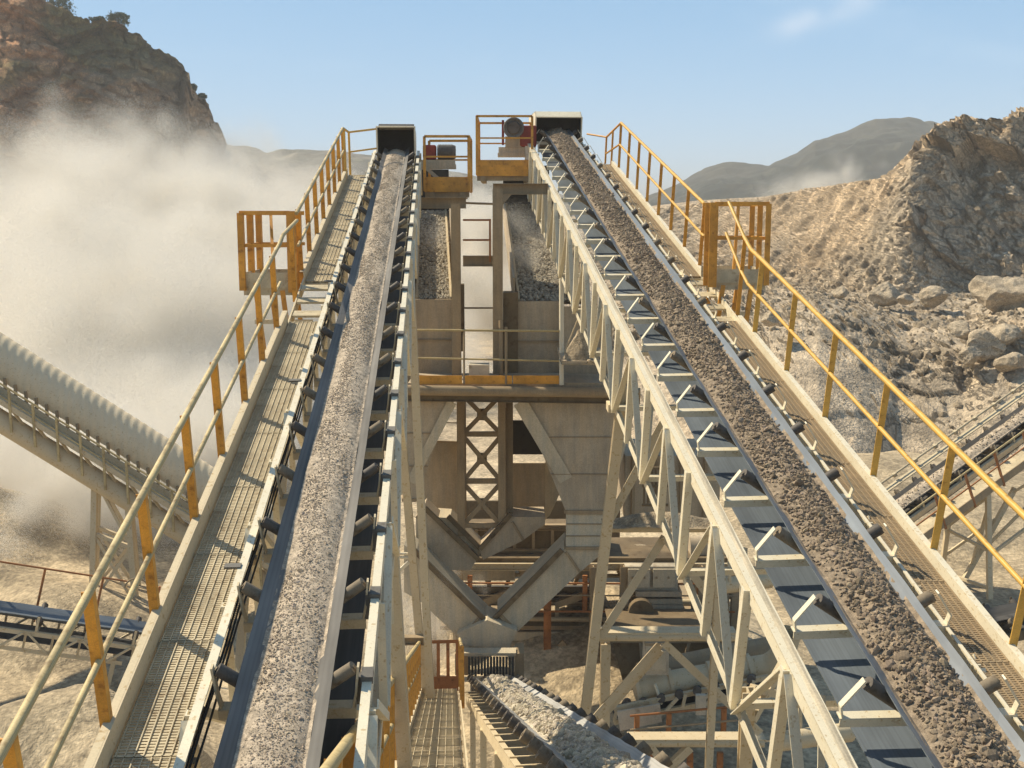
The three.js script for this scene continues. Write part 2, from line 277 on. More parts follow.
// loose blocks scattered on the rubble slope: too many to count
{
  const geos = [rockGeo(1, 1, 11, 0.7), rockGeo(1, 0, 12, 0.5), rockGeo(1, 0, 13, 0.8)], rr = rng(21), face = scene.getObjectByName('quarry_face').geometry, fp = face.attributes.position, list = [[], [], []];
  for (let k = 0; k < 9000; k++) {
    const u = rr(), v = 0.12 + 0.4 * Math.pow(rr(), 0.8), i = Math.round(u * 560) , j = Math.round(v * 430); const id = j * 561 + i; const p = V(0, 0, 0).fromBufferAttribute(fp, id);
    const s = 0.06 + 0.3 * Math.pow(rr(), 6); if (v < 0.19 && rr() < 0.72) continue; list[k % 3].push([p, s, rr()]);
  }
  const rub = new THREE.Group(); rub.name = 'rubble'; scene.add(rub); tag(rub, 'loose broken rock strewn over the quarry slope', 'rubble', null, 'stuff');
  list.forEach((l, k) => { const im = new THREE.InstancedMesh(geos[k], M.boulder, l.length), m = new THREE.Matrix4(), q = new THREE.Quaternion(), c = new THREE.Color(); l.forEach(([p, s, w], i) => { q.setFromEuler(new THREE.Euler(w * 9, w * 31, w * 17)); m.compose(p, q, V(s * (0.8 + w * 0.6), s, s)); im.setMatrixAt(i, m); const t = 0.8 + 0.35 * ((w * 7) % 1); im.setColorAt(i, c.setRGB(t, t * 0.98, t * 0.95)); }); im.name = 'rock_piece'; im.castShadow = im.receiveShadow = true; rub.add(im); im.userData.kind = 'stuff'; });
}
// boulders one can point to
[[884, 294, 72, 0.95, 'brown block boulder on the quarry ledge, smaller and left of the pale square one'], [935, 297, 72, 0.85, 'square pale boulder on the ledge between the brown block and the great slab'], [1002, 296, 66, 1.9, 'great rounded slab boulder lying on the ledge at the foot of the cliff'],
  [842, 292, 74, 0.6, 'small grey boulder at the upper edge of the rubble slope'], [985, 345, 55, 0.95, 'grey boulder at the top of the collapsed pit wall under the great slab'], [1004, 338, 55, 0.8, 'pale boulder in the tumble of rocks below the great slab'],
  [972, 356, 54, 0.55, 'small block clinging to the pit wall below the ledge'], [1012, 362, 53, 0.7, 'boulder lowest in the tumble of rocks on the pit wall'], [962, 330, 56, 0.6, 'angular grey boulder on the crest above the scooped pit wall'], [770, 318, 57, 0.5, 'small boulder on the rubble slope just beyond the yellow handrail'], [905, 300, 68, 0.45, 'flat stone on the ledge between the brown block and the square boulder']]
  .forEach(([px, py, d, r, label], i) => { const o = new THREE.Mesh(rockGeo(r * 1.15, 5, 60 + i, 0.5), M.boulder); o.name = numbered('boulder'); o.position.copy(at(px, py, d)); o.rotation.y = i * 1.7; o.castShadow = o.receiveShadow = true; scene.add(o); tag(o, label, 'boulder', 'boulders of the quarry slope'); });
// the dark cliff to the left
const LC0 = [ // px, distance, top py
  [-420, 150, 120], [-200, 144, 60], [-70, 140, 8], [0, 138, -8], [22, 138, -6], [44, 139, 1], [62, 140, 9], [80, 140, 18], [92, 140, 22], [112, 141, 21], [124, 142, 27], [136, 142, 31], [150, 143, 42], [164, 144, 50], [176, 145, 58], [184, 146, 66], [188, 147, 78], [190, 148, 88], [199, 150, 98], [207, 151, 104], [211, 152, 122], [219, 154, 133], [223, 156, 150], [232, 160, 172], [243, 166, 196], [258, 172, 222], [270, 178, 260]];
gridMesh('cliff', 420, 330, (u, v) => {
  const px = -420 + 690 * Math.pow(u, 0.55), d = interp(LC0, px, 1), top = at(px, interp(LC0, px, 2) + 2.2 * vnoise(px * 0.13, 0, 5) + 1.3 * vnoise(px * 0.4, 0, 9), d), base = at(px, 400, d - 20); base.y = -2;
  let p; const foot = at(px, 400, d - 9); foot.y = top.y * 0.42;
  if (v < 0.3) p = base.lerp(foot, v / 0.3); else if (v < 0.85) p = foot.lerp(top, (v - 0.3) / 0.55); else { const t = (v - 0.85) / 0.15; p = top.clone().addScaledVector(V(top.x, 0, top.z).normalize(), t * 60); p.y += t * 3; }
  const e = smooth(0, 0.1, v) * (1 - smooth(0.84, 0.88, v));
  const wy = p.y * 1.5 + 0.12 * p.x, dd = 3.0 * fbm(p.x * 0.05, p.y * 0.03, p.z * 0.05, 3) + 2.6 * blocky(p.x, wy * 0.8, p.z, 0.09) + 1.5 * blocky(p.x, wy, p.z, 0.24) + 0.7 * blocky(p.x, wy, p.z, 0.6) + 0.5 * fbm(p.x * 0.5, p.y, p.z * 0.5, 3) + 0.5 * vnoise(0.5, wy * 0.5, p.x * 0.02);
  return p.addScaledVector(V(0.45, 0.05, 0.9).normalize(), dd * e);
}, (p) => { const f = fbm(p.x * 0.05, p.y * 0.08, p.z * 0.05, 4), top = smooth(20, 34, p.y + 6 * f), veg = smooth(0.02, 0.3, fbm(p.x * 0.12, p.y * 0.2, p.z * 0.1, 4)) * top, w = smooth(0, 0.3, f); const r = 0.86 + 0.2 * w, g = 0.64 + 0.02 * w, b = 0.5 - 0.06 * w; return [r * (1 - veg * 0.6), g * (1 - veg * 0.42), b * (1 - veg * 0.6)]; }, M.rock);
// far hills
function hills(name, tab, depth, back, seed, tint) {
  gridMesh(name, 520, 150, (u, v) => {
    const px = tab[0][0] + (tab[tab.length - 1][0] - tab[0][0]) * u, top = at(px, interp(tab, px, 1) + 1.2 * fbm(px * 0.06, seed, 0, 4), depth), foot = at(px, 300, depth * 0.62); foot.y = -3;
    const q = v < 0.75 ? foot.lerp(top, v / 0.75) : top.clone().addScaledVector(V(top.x, 0, top.z).normalize(), (v - 0.75) * 4 * back); if (v >= 0.75) q.y -= (v - 0.75) * 4 * back * 0.4;
    const e = v < 0.75 ? Math.sin(v / 0.75 * Math.PI) : 0; q.y += e * depth * 0.02 * ridged(q.x * 0.014, seed, q.z * 0.014, 5) + depth * 0.004 * Math.abs(vnoise(q.x * 0.09, q.y * 0.09, q.z * 0.09)); return q;
  }, (p) => { const f = 0.7 * fbm(p.x * 0.02, p.y * 0.03 + seed, p.z * 0.02, 5) + 0.7 * fbm(p.x * 0.16, p.y * 0.2, p.z * 0.16, 3), v = smooth(-0.2, 0.2, f); return tint(v); }, M.hill);
}
hills('mountain', [[560, 235], [640, 204], [665, 190], [680, 183], [690, 176], [705, 168], [722, 164], [745, 166], [765, 168], [785, 160], [800, 152], [815, 141], [842, 134], [862, 125], [875, 120], [890, 118], [908, 119], [925, 123], [942, 127], [985, 138], [1040, 146], [1200, 160], [1500, 190]], 560, 130, 3.3, (v) => [0.14 - 0.095 * v, 0.135 - 0.075 * v, 0.095 - 0.06 * v]);
hills('far_ridge', [[-500, 120], [0, 150], [150, 150], [222, 143], [245, 148], [270, 154], [300, 150], [330, 151], [370, 155], [430, 168], [500, 182], [560, 195], [640, 215], [700, 230]], 430, 110, 8.1, (v) => [0.62 - 0.2 * v, 0.55 - 0.15 * v, 0.44 - 0.14 * v]);
// bushes on the cliff edge
function bush(px, py, depth, r, seed, label) {
  const b = at(px, py, depth), o = thing('bush', b, label, 'bush', 'bushes along the cliff edge'), rr = rng(seed), pos = [];
  for (let k = 0; k < 1500; k++) {
    const c = V(rr() - 0.5, rr() - 0.4, rr() - 0.5).normalize().multiplyScalar(r * (0.35 + 0.65 * Math.sqrt(rr()))); c.x *= 1.25; c.y = c.y * 0.75 + 0.1; c.multiplyScalar(0.8 + 0.35 * vnoise(c.x * 2 + seed, c.y * 2, c.z * 2));
    for (let i = 0; i < 3; i++) pos.push(c.x + (rr() - 0.5) * 0.34, c.y + (rr() - 0.5) * 0.34, c.z + (rr() - 0.5) * 0.34);
  }
  const g = new THREE.BufferGeometry(); g.setAttribute('position', new THREE.Float32BufferAttribute(pos, 3)); g.computeVertexNormals(); const f = new THREE.Mesh(boxUV(g), M.leaf); f.name = 'foliage'; o.add(f);
  mesh('stem', tube(V(0, -0.8, 0), V(0.1, r * 0.4, 0), 0.1), M.bark, o);
}
bush(118, 20, 141, 1.5, 5, 'larger dark bush standing out on the edge of the cliff'); bush(98, 22, 141, 1.0, 6, 'small bush beside the larger one on the cliff edge'); bush(58, 8, 141, 2.0, 7, 'broad low bush highest up the cliff edge'); bush(191, 88, 149, 0.8, 8, 'little bush on the step in the cliff edge'); bush(26, 0, 140, 2.0, 9, 'broad bush at the top edge of the cliff, last towards the valley head'); bush(202, 97, 151, 0.55, 10, 'tiny tuft low on the stepped cliff edge');
// blown dust: a cloud of fine specks hanging in the air
function dustCloud(name, label, clumps, seed, speck, N = 60000) {
  const rr = rng(seed), gauss = () => { let s = 0; for (let i = 0; i < 5; i++) s += rr(); return (s - 2.5) / 1.45; };
  const geos = [0].map(() => { const pos = new Float32Array(N * 9), nor = new Float32Array(N * 9); for (let k = 0; k < N; k++) { const c = V(gauss(), gauss(), gauss()).multiplyScalar(0.42), a = V(gauss(), gauss(), gauss()).normalize(), b = V(gauss(), gauss(), gauss()).cross(a).normalize(), n = a.clone().cross(b); for (let i = 0; i < 3; i++) { const t = i * 2.0944; const p = c.clone().addScaledVector(a, Math.cos(t) * speck).addScaledVector(b, Math.sin(t) * speck); p.toArray(pos, k * 9 + i * 3); n.toArray(nor, k * 9 + i * 3); } } const g = new THREE.BufferGeometry(); g.setAttribute('position', new THREE.BufferAttribute(pos, 3)); g.setAttribute('normal', new THREE.BufferAttribute(nor, 3)); return g; });
  const mats = []; clumps.forEach(([px, py, d, r, n, sy = 0.75]) => { const c = at(px, py, d); for (let i = 0; i < n; i++) { const p = V(gauss() * 1.0, gauss() * sy, gauss()).multiplyScalar(r * 0.62).add(c); if (p.y < 0.5) p.y = 0.5 + rr() * 3; const w = vnoise(p.x * 0.09 + 3, p.y * 0.12, p.z * 0.09) ; if (w < -0.25 && rr() < 0.3) continue; mats.push([p, r * (0.28 + 0.3 * rr())]); } });
  const m4 = new THREE.Matrix4(), q = new THREE.Quaternion(), group = [mats];
  
  group.forEach((l, k) => { if (!l.length) return; const im = new THREE.InstancedMesh(geos[k], M.speck, l.length); l.forEach(([p, s], i) => { q.setFromEuler(new THREE.Euler(0, rr() * 6.28, 0)); im.setMatrixAt(i, m4.compose(p, q, V(s, s, s))); }); im.name = numbered(name); scene.add(im); tag(im, label, 'dust', null, 'stuff'); });
}
M.speck = new THREE.MeshPhysicalMaterial({ color: col(0.89, 0.855, 0.785), roughness: 1, transmission: 0.5, thickness: 0, specularIntensity: 0, side: THREE.DoubleSide }); M.speck.name = 'dust_speck';
dustCloud('dust_cloud', 'thick pale cloud of blown dust in front of the cliff', [
  [60, 310, 76, 13, 70], [160, 305, 78, 13, 70], [250, 310, 78, 12, 56], [20, 262, 84, 13, 50], [120, 255, 86, 13, 50], [210, 255, 88, 13, 46], [110, 390, 62, 13, 60], [220, 390, 62, 12, 56], [30, 440, 54, 10, 40], [160, 470, 54, 10, 50], [110, 520, 46, 8, 36], [30, 540, 44, 7, 24], [180, 540, 48, 8, 30], [270, 280, 90, 11, 40], [-40, 360, 66, 13, 30], [40, 500, 40, 6, 30], [120, 570, 40, 6, 34], [70, 600, 37, 5, 24],
  [480, 300, 80, 10, 50], [482, 232, 75, 6, 40], [450, 420, 66, 8, 24], [400, 240, 100, 9, 20], [540, 260, 90, 8, 16]], 31, 0.0024);
dustCloud('drifting_dust', 'thin veil of dust rising over the foot of the dark cliff', [[20, 235, 120, 15, 230], [130, 225, 120, 15, 240], [210, 215, 122, 13, 170], [285, 225, 118, 10, 160], [70, 175, 125, 14, 90], [160, 165, 128, 13, 70], [330, 200, 130, 9, 90], [-30, 170, 125, 14, 120], [250, 180, 140, 12, 90], [40, 470, 50, 9, 150], [150, 490, 48, 9, 150], [90, 555, 42, 7, 130], [200, 560, 44, 7, 90], [20, 560, 41, 6, 90], [30, 400, 56, 11, 110], [150, 400, 56, 11, 110], [60, 300, 62, 10, 110], [170, 330, 60, 10, 110], [240, 300, 64, 9, 80], [-60, 450, 48, 10, 80]], 32, 0.0022, 16500);
dustCloud('chute_dust', 'thin dust drifting from the transfer chute', [[415, 600, 25, 1.5, 34], [435, 640, 25.2, 1.2, 30], [390, 640, 26, 1.4, 18], [460, 585, 26.5, 1.2, 10], [540, 250, 28.5, 2.4, 40], [545, 285, 26.6, 1.8, 26], [525, 270, 27, 1.8, 20], [434, 255, 28, 1.8, 30], [434, 290, 26.4, 1.4, 16], [480, 320, 30, 2, 14], [440, 665, 24, 1, 14], [408, 620, 24.6, 1.4, 26]], 33, 0.0016, 22000);
dustCloud('far_dust', 'wisp of dust rising behind the quarry ridge', [[825, 188, 180, 9, 50, 0.5], [795, 194, 180, 10, 50, 0.35], [848, 172, 185, 8, 26]], 35, 0.0024, 9000);
// ------------------------------------------------------------------ the belt conveyors
// frames found from the photograph: direction d up the belt, u across to the right, n away from the belt, O on the belt's edge line
const basis = (d, O) => { const D = V(...d).normalize(), u = D.clone().cross(V(0, 1, 0)).normalize(), n = u.clone().cross(D).normalize(); return { d: D, u, n, O: V(O[0], O[1] + H, O[2]) }; };
const FR = basis([-0.077, 0.236, -0.969], [3.144, -3.603, -6.948]), FL = basis([-0.062, 0.214, -0.975], [-1.353, -3.005, -5.789]);
const place = (f, s, u, v) => f.O.clone().addScaledVector(f.d, s).addScaledVector(f.u, u).addScaledVector(f.n, v);
function framed(name, f, label, category, group, s = 0) { // a Group in a conveyor's own axes: x across, y away from the belt, z down the belt
  const o = new THREE.Group(); o.name = numbered(name); const m = new THREE.Matrix4().makeBasis(f.u, f.n, f.d.clone().negate()); m.setPosition(place(f, s, 0, 0)); m.decompose(o.position, o.quaternion, o.scale); scene.add(o); tag(o, label, category, group); return o;
}
const L = (s, u, v) => V(u, v, -s);
const WING = 33 * Math.PI / 180;
function trough(W) { const c = W * 0.2, w = W / 2 - c, r = w * Math.tan(WING); return { c, w, r, pts: [[-W / 2, 0], [-c - 0.03, -r + 0.03 * Math.tan(WING) + 0.006], [-c + 0.03, -r], [c - 0.03, -r], [c + 0.03, -r + 0.03 * Math.tan(WING) + 0.006], [W / 2, 0]] }; }
function sheetAlong(pts, s0, s1, step, t, wob) { // profile [u, v] swept along the belt, thickness t downwards
  const n = Math.max(1, Math.round((s1 - s0) / step)), pos = [], q = (a, b, c, d) => { for (const p of [a, b, c, a, c, d]) pos.push(...p); };
  const P = (k, i, o) => { const s = s0 + (s1 - s0) * k / n; return [pts[i][0], pts[i][1] - o + (wob ? wob(s, i) : 0), -s]; }, m = pts.length - 1;
  for (let k = 0; k < n; k++) { for (let i = 0; i < m; i++) { q(P(k, i, 0), P(k, i + 1, 0), P(k + 1, i + 1, 0), P(k + 1, i, 0)); q(P(k, i + 1, t), P(k, i, t), P(k + 1, i, t), P(k + 1, i + 1, t)); } q(P(k, 0, t), P(k, 0, 0), P(k + 1, 0, 0), P(k + 1, 0, t)); q(P(k, m, 0), P(k, m, t), P(k + 1, m, t), P(k + 1, m, 0)); }
  const g = new THREE.BufferGeometry(); g.setAttribute('position', new THREE.Float32BufferAttribute(pos, 3)); g.computeVertexNormals(); return g;
}
const orient = (a, b) => new THREE.Quaternion().setFromUnitVectors(V(0, 1, 0), b.clone().sub(a).normalize());
function beltConveyor(o, c) {
  const T = trough(c.W), { s0, s1 } = c;
  mesh('belt', sheetAlong(T.pts, s0, s1, 0.28, 0.014, (s, i) => (i === 0 || i === 5 ? 0.006 * Math.cos(s / c.pitch * 6.283) : 0)), c.beltMat, o);
  const rv = c.returnV, wr = c.W * 0.7;
  mesh('return_belt', sheetAlong([[-wr, rv], [wr, rv]], s0, s1 - 0.3, 1, 0.012, (s) => 0.01 * Math.sin(s * 2.1)), c.returnMat, o);
  // idlers: cross bar, two bent straps, three rollers
  const ub = c.bar, vb = c.barV, we = c.W / 2 + 0.13, ve = (we - T.c) * Math.tan(WING) - T.r, rr = c.rollR;
  const bar = [box(ub * 2, 0.012, 0.085, 0, vb, 0), box(ub * 2, 0.07, 0.012, 0, vb - 0.035, 0.04)];
  const strap = []; if (!c.plain) for (const k of [-1, 1]) { const a = V(k * (ub - 0.02), vb, 0.01), b = V(k * (ub - 0.0), vb + 0.1, 0.01), d = V(k * (we + 0.03), ve - 0.02, 0.01); strap.push(beam(a, b, 0.014, 0.055, V(0, 0, 1)), beam(b, d, 0.014, 0.055, V(0, 0, 1))); const m1 = V(k * (T.c + 0.015), vb, 0.01), m2 = V(k * (T.c + 0.03), -T.r - 0.04, 0.01); strap.push(beam(m1, m2, 0.014, 0.05, V(0, 0, 1))); }
  let first = null, side = null, mid = null;
  const wa = V(0, 0, 0), ra = [V(T.c + 0.015, -T.r - rr - 0.018, 0), V(we, ve - rr - 0.004, 0)];
  for (let s = c.i0; s < c.i1; s += c.pitch) {
    let f;
    if (!first) {
      f = first = mesh('idler', bar.concat(strap), c.frameMat, o);
      const rol = (a, b) => [tube(a, b, rr, 12), tube(a.clone().lerp(b, -0.02), b.clone().lerp(a, -0.02), rr * 0.35, 6)];
      mesh('roller', rol(ra[0], ra[1]), M.roller, f); mesh('roller', rol(V(-ra[0].x, ra[0].y, 0), V(-ra[1].x, ra[1].y, 0)), M.roller, f); mesh('roller', rol(V(-T.c, -T.r - rr - 0.016, 0), V(T.c, -T.r - rr - 0.016, 0)), M.roller, f);
      f.position.set(0, 0, -s);
    } else { f = first.clone(); f.position.set(0, 0.004 * (hash3(Math.round(s * 100), 5, 1) - 0.5), -s - 0.05 * (hash3(Math.round(s * 100), 1, 1) - 0.5)); f.rotation.set(0.03 * (hash3(Math.round(s * 100), 2, 1) - 0.5), 0.05 * (hash3(Math.round(s * 100), 3, 1) - 0.5), 0); for (const r of f.children) if (hash3(Math.round(s * 100), 9, f.children.indexOf(r)) < 0.3) r.material = M.rollerDusty; o.add(f); }
    f.name = 'idler';
  }
  // lattice side girders
  const tb = c.truss;
  for (const k of [-1, 1]) {
    const ut = k < 0 ? -tb.u : tb.uR ?? tb.u, w = k < 0 ? tb.w : tb.wR ?? tb.w;
    mesh('top_chord', [box(w, 0.012, s1 - s0 - 0.2, k * w * 0.5 + ut - k * w, tb.v, -(s0 + s1) / 2), box(0.012, tb.h, s1 - s0 - 0.2, ut + k * -0.006, tb.v - tb.h / 2, -(s0 + s1) / 2)], tb.mat, o);
    if (!tb.depth) continue;
    const vb2 = tb.v - tb.depth, um = ut - k * 0.05;
    mesh('bottom_chord', [box(0.09, 0.012, s1 - s0 - 1, um, vb2, -(s0 + s1) / 2), box(0.012, 0.09, s1 - s0 - 1, um + k * 0.045, vb2 + 0.045, -(s0 + s1) / 2)], tb.mat, o);
    let i = 0; for (let s = tb.n0; s < s1 - 0.3; s += tb.bay, i++) {
      if (s < s0 + 0.4) continue; const x = ut + k * 0.008;
      mesh('girder_post', angle(L(s, x, tb.v - 0.02), L(s, x, vb2 + 0.03), tb.m, V(0, 0, 1)), tb.mat, o);
      if (i % 2 === 0) for (const e of [-1, 1]) if (s + e * tb.bay > s0 && s + e * tb.bay < s1) mesh('girder_brace', angle(L(s + e * 0.06, x + k * 0.012, vb2 + 0.04), L(s + e * tb.bay - e * 0.06, x + k * 0.012, tb.v - 0.04), tb.m, V(0, 0, 1)), tb.mat, o);
    }
  }
  if (tb.depth) { const vb2 = tb.v - tb.depth; let i = 0; for (let s = tb.n0; s < s1 - 0.4; s += tb.bay * 2, i++) if (s > s0 + 0.4) { mesh('cross_member', angle(L(s, -tb.u + 0.06, vb2 + 0.05), L(s, (tb.uR ?? tb.u) - 0.06, vb2 + 0.05), 0.07), tb.mat, o); if (c.sway) mesh('sway_brace', angle(L(s + tb.bay * 0.1, -tb.u + 0.05, vb2 + 0.06), L(s + tb.bay, -tb.u + 0.3, tb.v - 0.3), 0.06, V(0, 0, 1)), tb.mat, o); } }
  return o;
}
function load(name, f, c, label, m, seed, count, size, geoDetail, heap) {
  const rr = rng(seed), T = trough(c.W), hw = c.heapW, top = (s, u) => { const k = Math.min(1, Math.abs(u) / hw); return -T.r * 0.2 + (heap - T.r * 0.05) * (1 - k * k) - 0.25 * T.r * k * k * k + 0.022 * fbm(u * 5, s * 1.6, seed, 3) + 0.018 * vnoise(s * 0.55, 1.5, seed); };
  const n = 18, wl = (s, sg) => 1 + 0.13 * vnoise(s * 0.7, sg * 3, seed) + 0.08 * vnoise(s * 2.7, sg * 5, seed), pts = []; for (let i = 0; i <= n; i++) { const u = -hw * 1.12 + 2 * hw * 1.12 * i / n; pts.push([u, 0]); }
  const g = sheetAlong(pts, c.l0, c.l1, 0.06, 0.03, (s, i) => Math.max(top(s, pts[i][0] + 0.02 * vnoise(s * 2.5, i * 0.1, 1)), Math.max(-T.r, -T.r + (Math.abs(pts[i][0]) - T.c) * Math.tan(WING)) + 0.004 + 0.003 * vnoise(s * 20, i, 3)));
  const o = framed(name, f, label, 'crushed stone', null); o.userData.kind = 'stuff';
  const bed = mesh('stone_bed', g, m, o); bed.userData.kind = 'stuff';
  const geos = [1, 2, 3, 4].map((k) => rockGeo(1, geoDetail === 0.5 ? (k > 2 ? 1 : 0) : geoDetail, seed * 10 + k, 0.3 + 0.15 * k)), lists = geos.map(() => []);
  for (let k = 0; k < count; k++) { const s = c.l0 + (c.l1 - c.l0) * rr(), u = hw * wl(0, 1) * (1.02 * (rr() + rr()) - 1.02) * (rr() < 0.7 ? 1 : 1.0) , uu = rr() < 0.6 ? hw * (rr() * 2 - 1) : u; lists[k % 4].push([s, uu * wl(s, Math.sign(uu)), size * (0.4 + 0.9 * Math.pow(rr(), 2.2) + (rr() < 0.035 ? 0.5 + 0.9 * rr() : 0)), rr()]); }
  const m4 = new THREE.Matrix4(), q = new THREE.Quaternion(), cc = new THREE.Color();
  lists.forEach((l, i) => { const im = new THREE.InstancedMesh(geos[i], m, l.length); l.forEach(([s, u, z, w], k) => { q.setFromEuler(new THREE.Euler(w * 50, w * 91, w * 23)); im.setMatrixAt(k, m4.compose(V(u, top(s, u) + z * c.sit, -s), q, V(z * (0.8 + 0.5 * ((w * 13) % 1)), z * 0.85, z))); const t = c.tone[0] + c.tone[1] * Math.pow((w * 37) % 1, 1.4); im.setColorAt(k, cc.setRGB(t, t * (0.96 + 0.04 * ((w * 5) % 1)), t * (0.9 + 0.12 * ((w * 11) % 1)))); }); im.name = 'stone'; im.castShadow = im.receiveShadow = true; im.userData.kind = 'stuff'; o.add(im); });
  return o;
}
function hood(o, s0, s1, w, v0, v1, lip, ld, dropB, m) { // open-fronted sheet cover over the head drum, its roof falling to the back
  const prof = [[s0, v0], [s0, v1 - ld], [s0 + lip, v1], [s1, v1 - dropB], [s1, v0]], at3 = (u) => prof.map(([s, v]) => L(s, u, v)), h = w / 2;
  for (const k of [-1, 1]) mesh('side_sheet', plate(at3(k * h), V(-k * 0.02, 0, 0)), m, o);
  const sheet = (i, j, n) => mesh(n, plate([L(prof[i][0], -h, prof[i][1]), L(prof[i][0], h, prof[i][1]), L(prof[j][0], h, prof[j][1]), L(prof[j][0], -h, prof[j][1])], V(0, -0.02, 0.002)), m, o);
  sheet(1, 2, 'front_lip'); sheet(2, 3, 'roof_sheet'); mesh('back_sheet', plate([L(s1, -h, v0), L(s1, h, v0), L(s1, h, v1 - dropB), L(s1, -h, v1 - dropB)], V(0, 0, 0.02)), m, o);
  mesh('rim', [box(w + 0.03, 0.025, 0.03, 0, v1 - ld, -s0), box(0.03, v1 - ld - v0, 0.03, -h, (v0 + v1 - ld) / 2, -s0), box(0.03, v1 - ld - v0, 0.03, h, (v0 + v1 - ld) / 2, -s0)], M.cream, o);
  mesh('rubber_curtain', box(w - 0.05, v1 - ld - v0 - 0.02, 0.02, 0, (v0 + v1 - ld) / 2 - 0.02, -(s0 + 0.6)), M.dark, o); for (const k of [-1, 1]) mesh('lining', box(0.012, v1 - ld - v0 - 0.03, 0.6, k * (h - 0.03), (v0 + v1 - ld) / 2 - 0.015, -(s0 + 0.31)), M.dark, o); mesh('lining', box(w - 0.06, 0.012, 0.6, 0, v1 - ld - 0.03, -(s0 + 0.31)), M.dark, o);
}
// right conveyor
const CR = { sit: 0.12, tone: [0.68, 0.6], W: 0.72, s0: -4.5, s1: 25.2, l0: -4.4, l1: 25, pitch: 1.13, i0: -3.66, i1: 24.6, returnV: -0.47, bar: 0.67, barV: -0.26, rollR: 0.055, beltMat: M.beltBlue, returnMat: M.beltBlue, frameMat: M.cream, heapW: 0.27, truss: { u: 0.85, w: 0.13, uR: 0.66, wR: 0.03, v: -0.27, h: 0.13, depth: 1.33, n0: -4.25 + 0.0, bay: 1.15, m: 0.085, mat: M.cream }, sway: true };
const right = beltConveyor(framed('belt_conveyor', FR, 'lattice-sided belt conveyor carrying coarse brown crushed stone up to the white hood', 'conveyor', 'two main inclined belt conveyors'), CR);
hood(right, 24.6, 26.6, 1.24, -0.35, 0.5, 0.3, 0.1, 0.42, M.cream); mesh('head_drum', tube(V(-0.42, -0.42, -25.6), V(0.42, -0.42, -25.6), 0.3, 20), M.roller, right);
load('crushed_stone_on_belt', FR, CR, 'coarse brown crushed stone heaped along the conveyor belt nearer the yellow handrail', M.stoneDark, 3, 26000, 0.025, 0.5, 0.06);
mesh('settled_dust', sheetAlong([[-0.8, -0.2695], [-0.785, -0.262], [-0.76, -0.258], [-0.735, -0.262], [-0.722, -0.2695]], -4.4, 25, 0.1, 0.01, (s, i) => (i === 0 || i === 4 ? 0 : 0.006 * Math.max(-0.4, fbm(s * 2.1, i, 2, 3)))), M.plateLight, right).userData.kind = 'stuff';
// left conveyor
const CL = { sit: 0, tone: [0.9, 0.28], W: 0.58, s0: -3.2, s1: 21.3, l0: -3.1, l1: 21, pitch: 0.97, i0: -2.05, i1: 20.6, returnV: -0.42, bar: 0.43, barV: -0.24, rollR: 0.043, beltMat: M.beltLight, returnMat: M.belt, frameMat: M.creamDull, heapW: 0.185, truss: { u: 0.53, w: 0.06, v: -0.06, h: 0.12, depth: 1.0, n0: -3.0, bay: 1.2, m: 0.06, mat: M.cream } };
const left = beltConveyor(framed('belt_conveyor', FL, 'belt conveyor carrying fine tan crushed stone up to the lower dark-fronted hood', 'conveyor', 'two main inclined belt conveyors'), CL);
hood(left, 20.75, 22.4, 0.86, -0.3, 0.56, 0.05, 0.01, 0.42, M.cream); mesh('head_drum', tube(V(-0.34, -0.36, -21.6), V(0.34, -0.36, -21.6), 0.25, 20), M.roller, left);
load('crushed_stone_on_belt', FL, CL, 'fine tan crushed stone lying along the conveyor belt beside the grating walkway', M.stoneFine, 4, 50000, 0.0092, 0.5, 0.02);
for (let s = -2.05; s < 20.4; s += 0.97) mesh('clamp', [box(0.075, 0.05, 0.11, 0.5, -0.045, -s - 0.02), box(0.06, 0.2, 0.06, 0.46, -0.14, -s - 0.02)], M.grey, left);
for (let s = -1.6; s < 20.4; s += 3.88) mesh('belt_edge_guide', box(0.12, 0.016, 0.06, -0.57, -0.05, -s), M.grey, left);

for (const [i, u, v] of [[0, -0.475, -0.17], [1, -0.5, -0.19], [2, -0.455, -0.2]]) mesh('cable', sheetAlong([[u - 0.006, v], [u, v + 0.008], [u + 0.006, v]], -3.1, 20.4, 0.2, 0.012, (s) => 0.014 * Math.sin(s * 3.24 + i) + 0.006 * vnoise(s * 2, i, 1)), M.rubber, left);
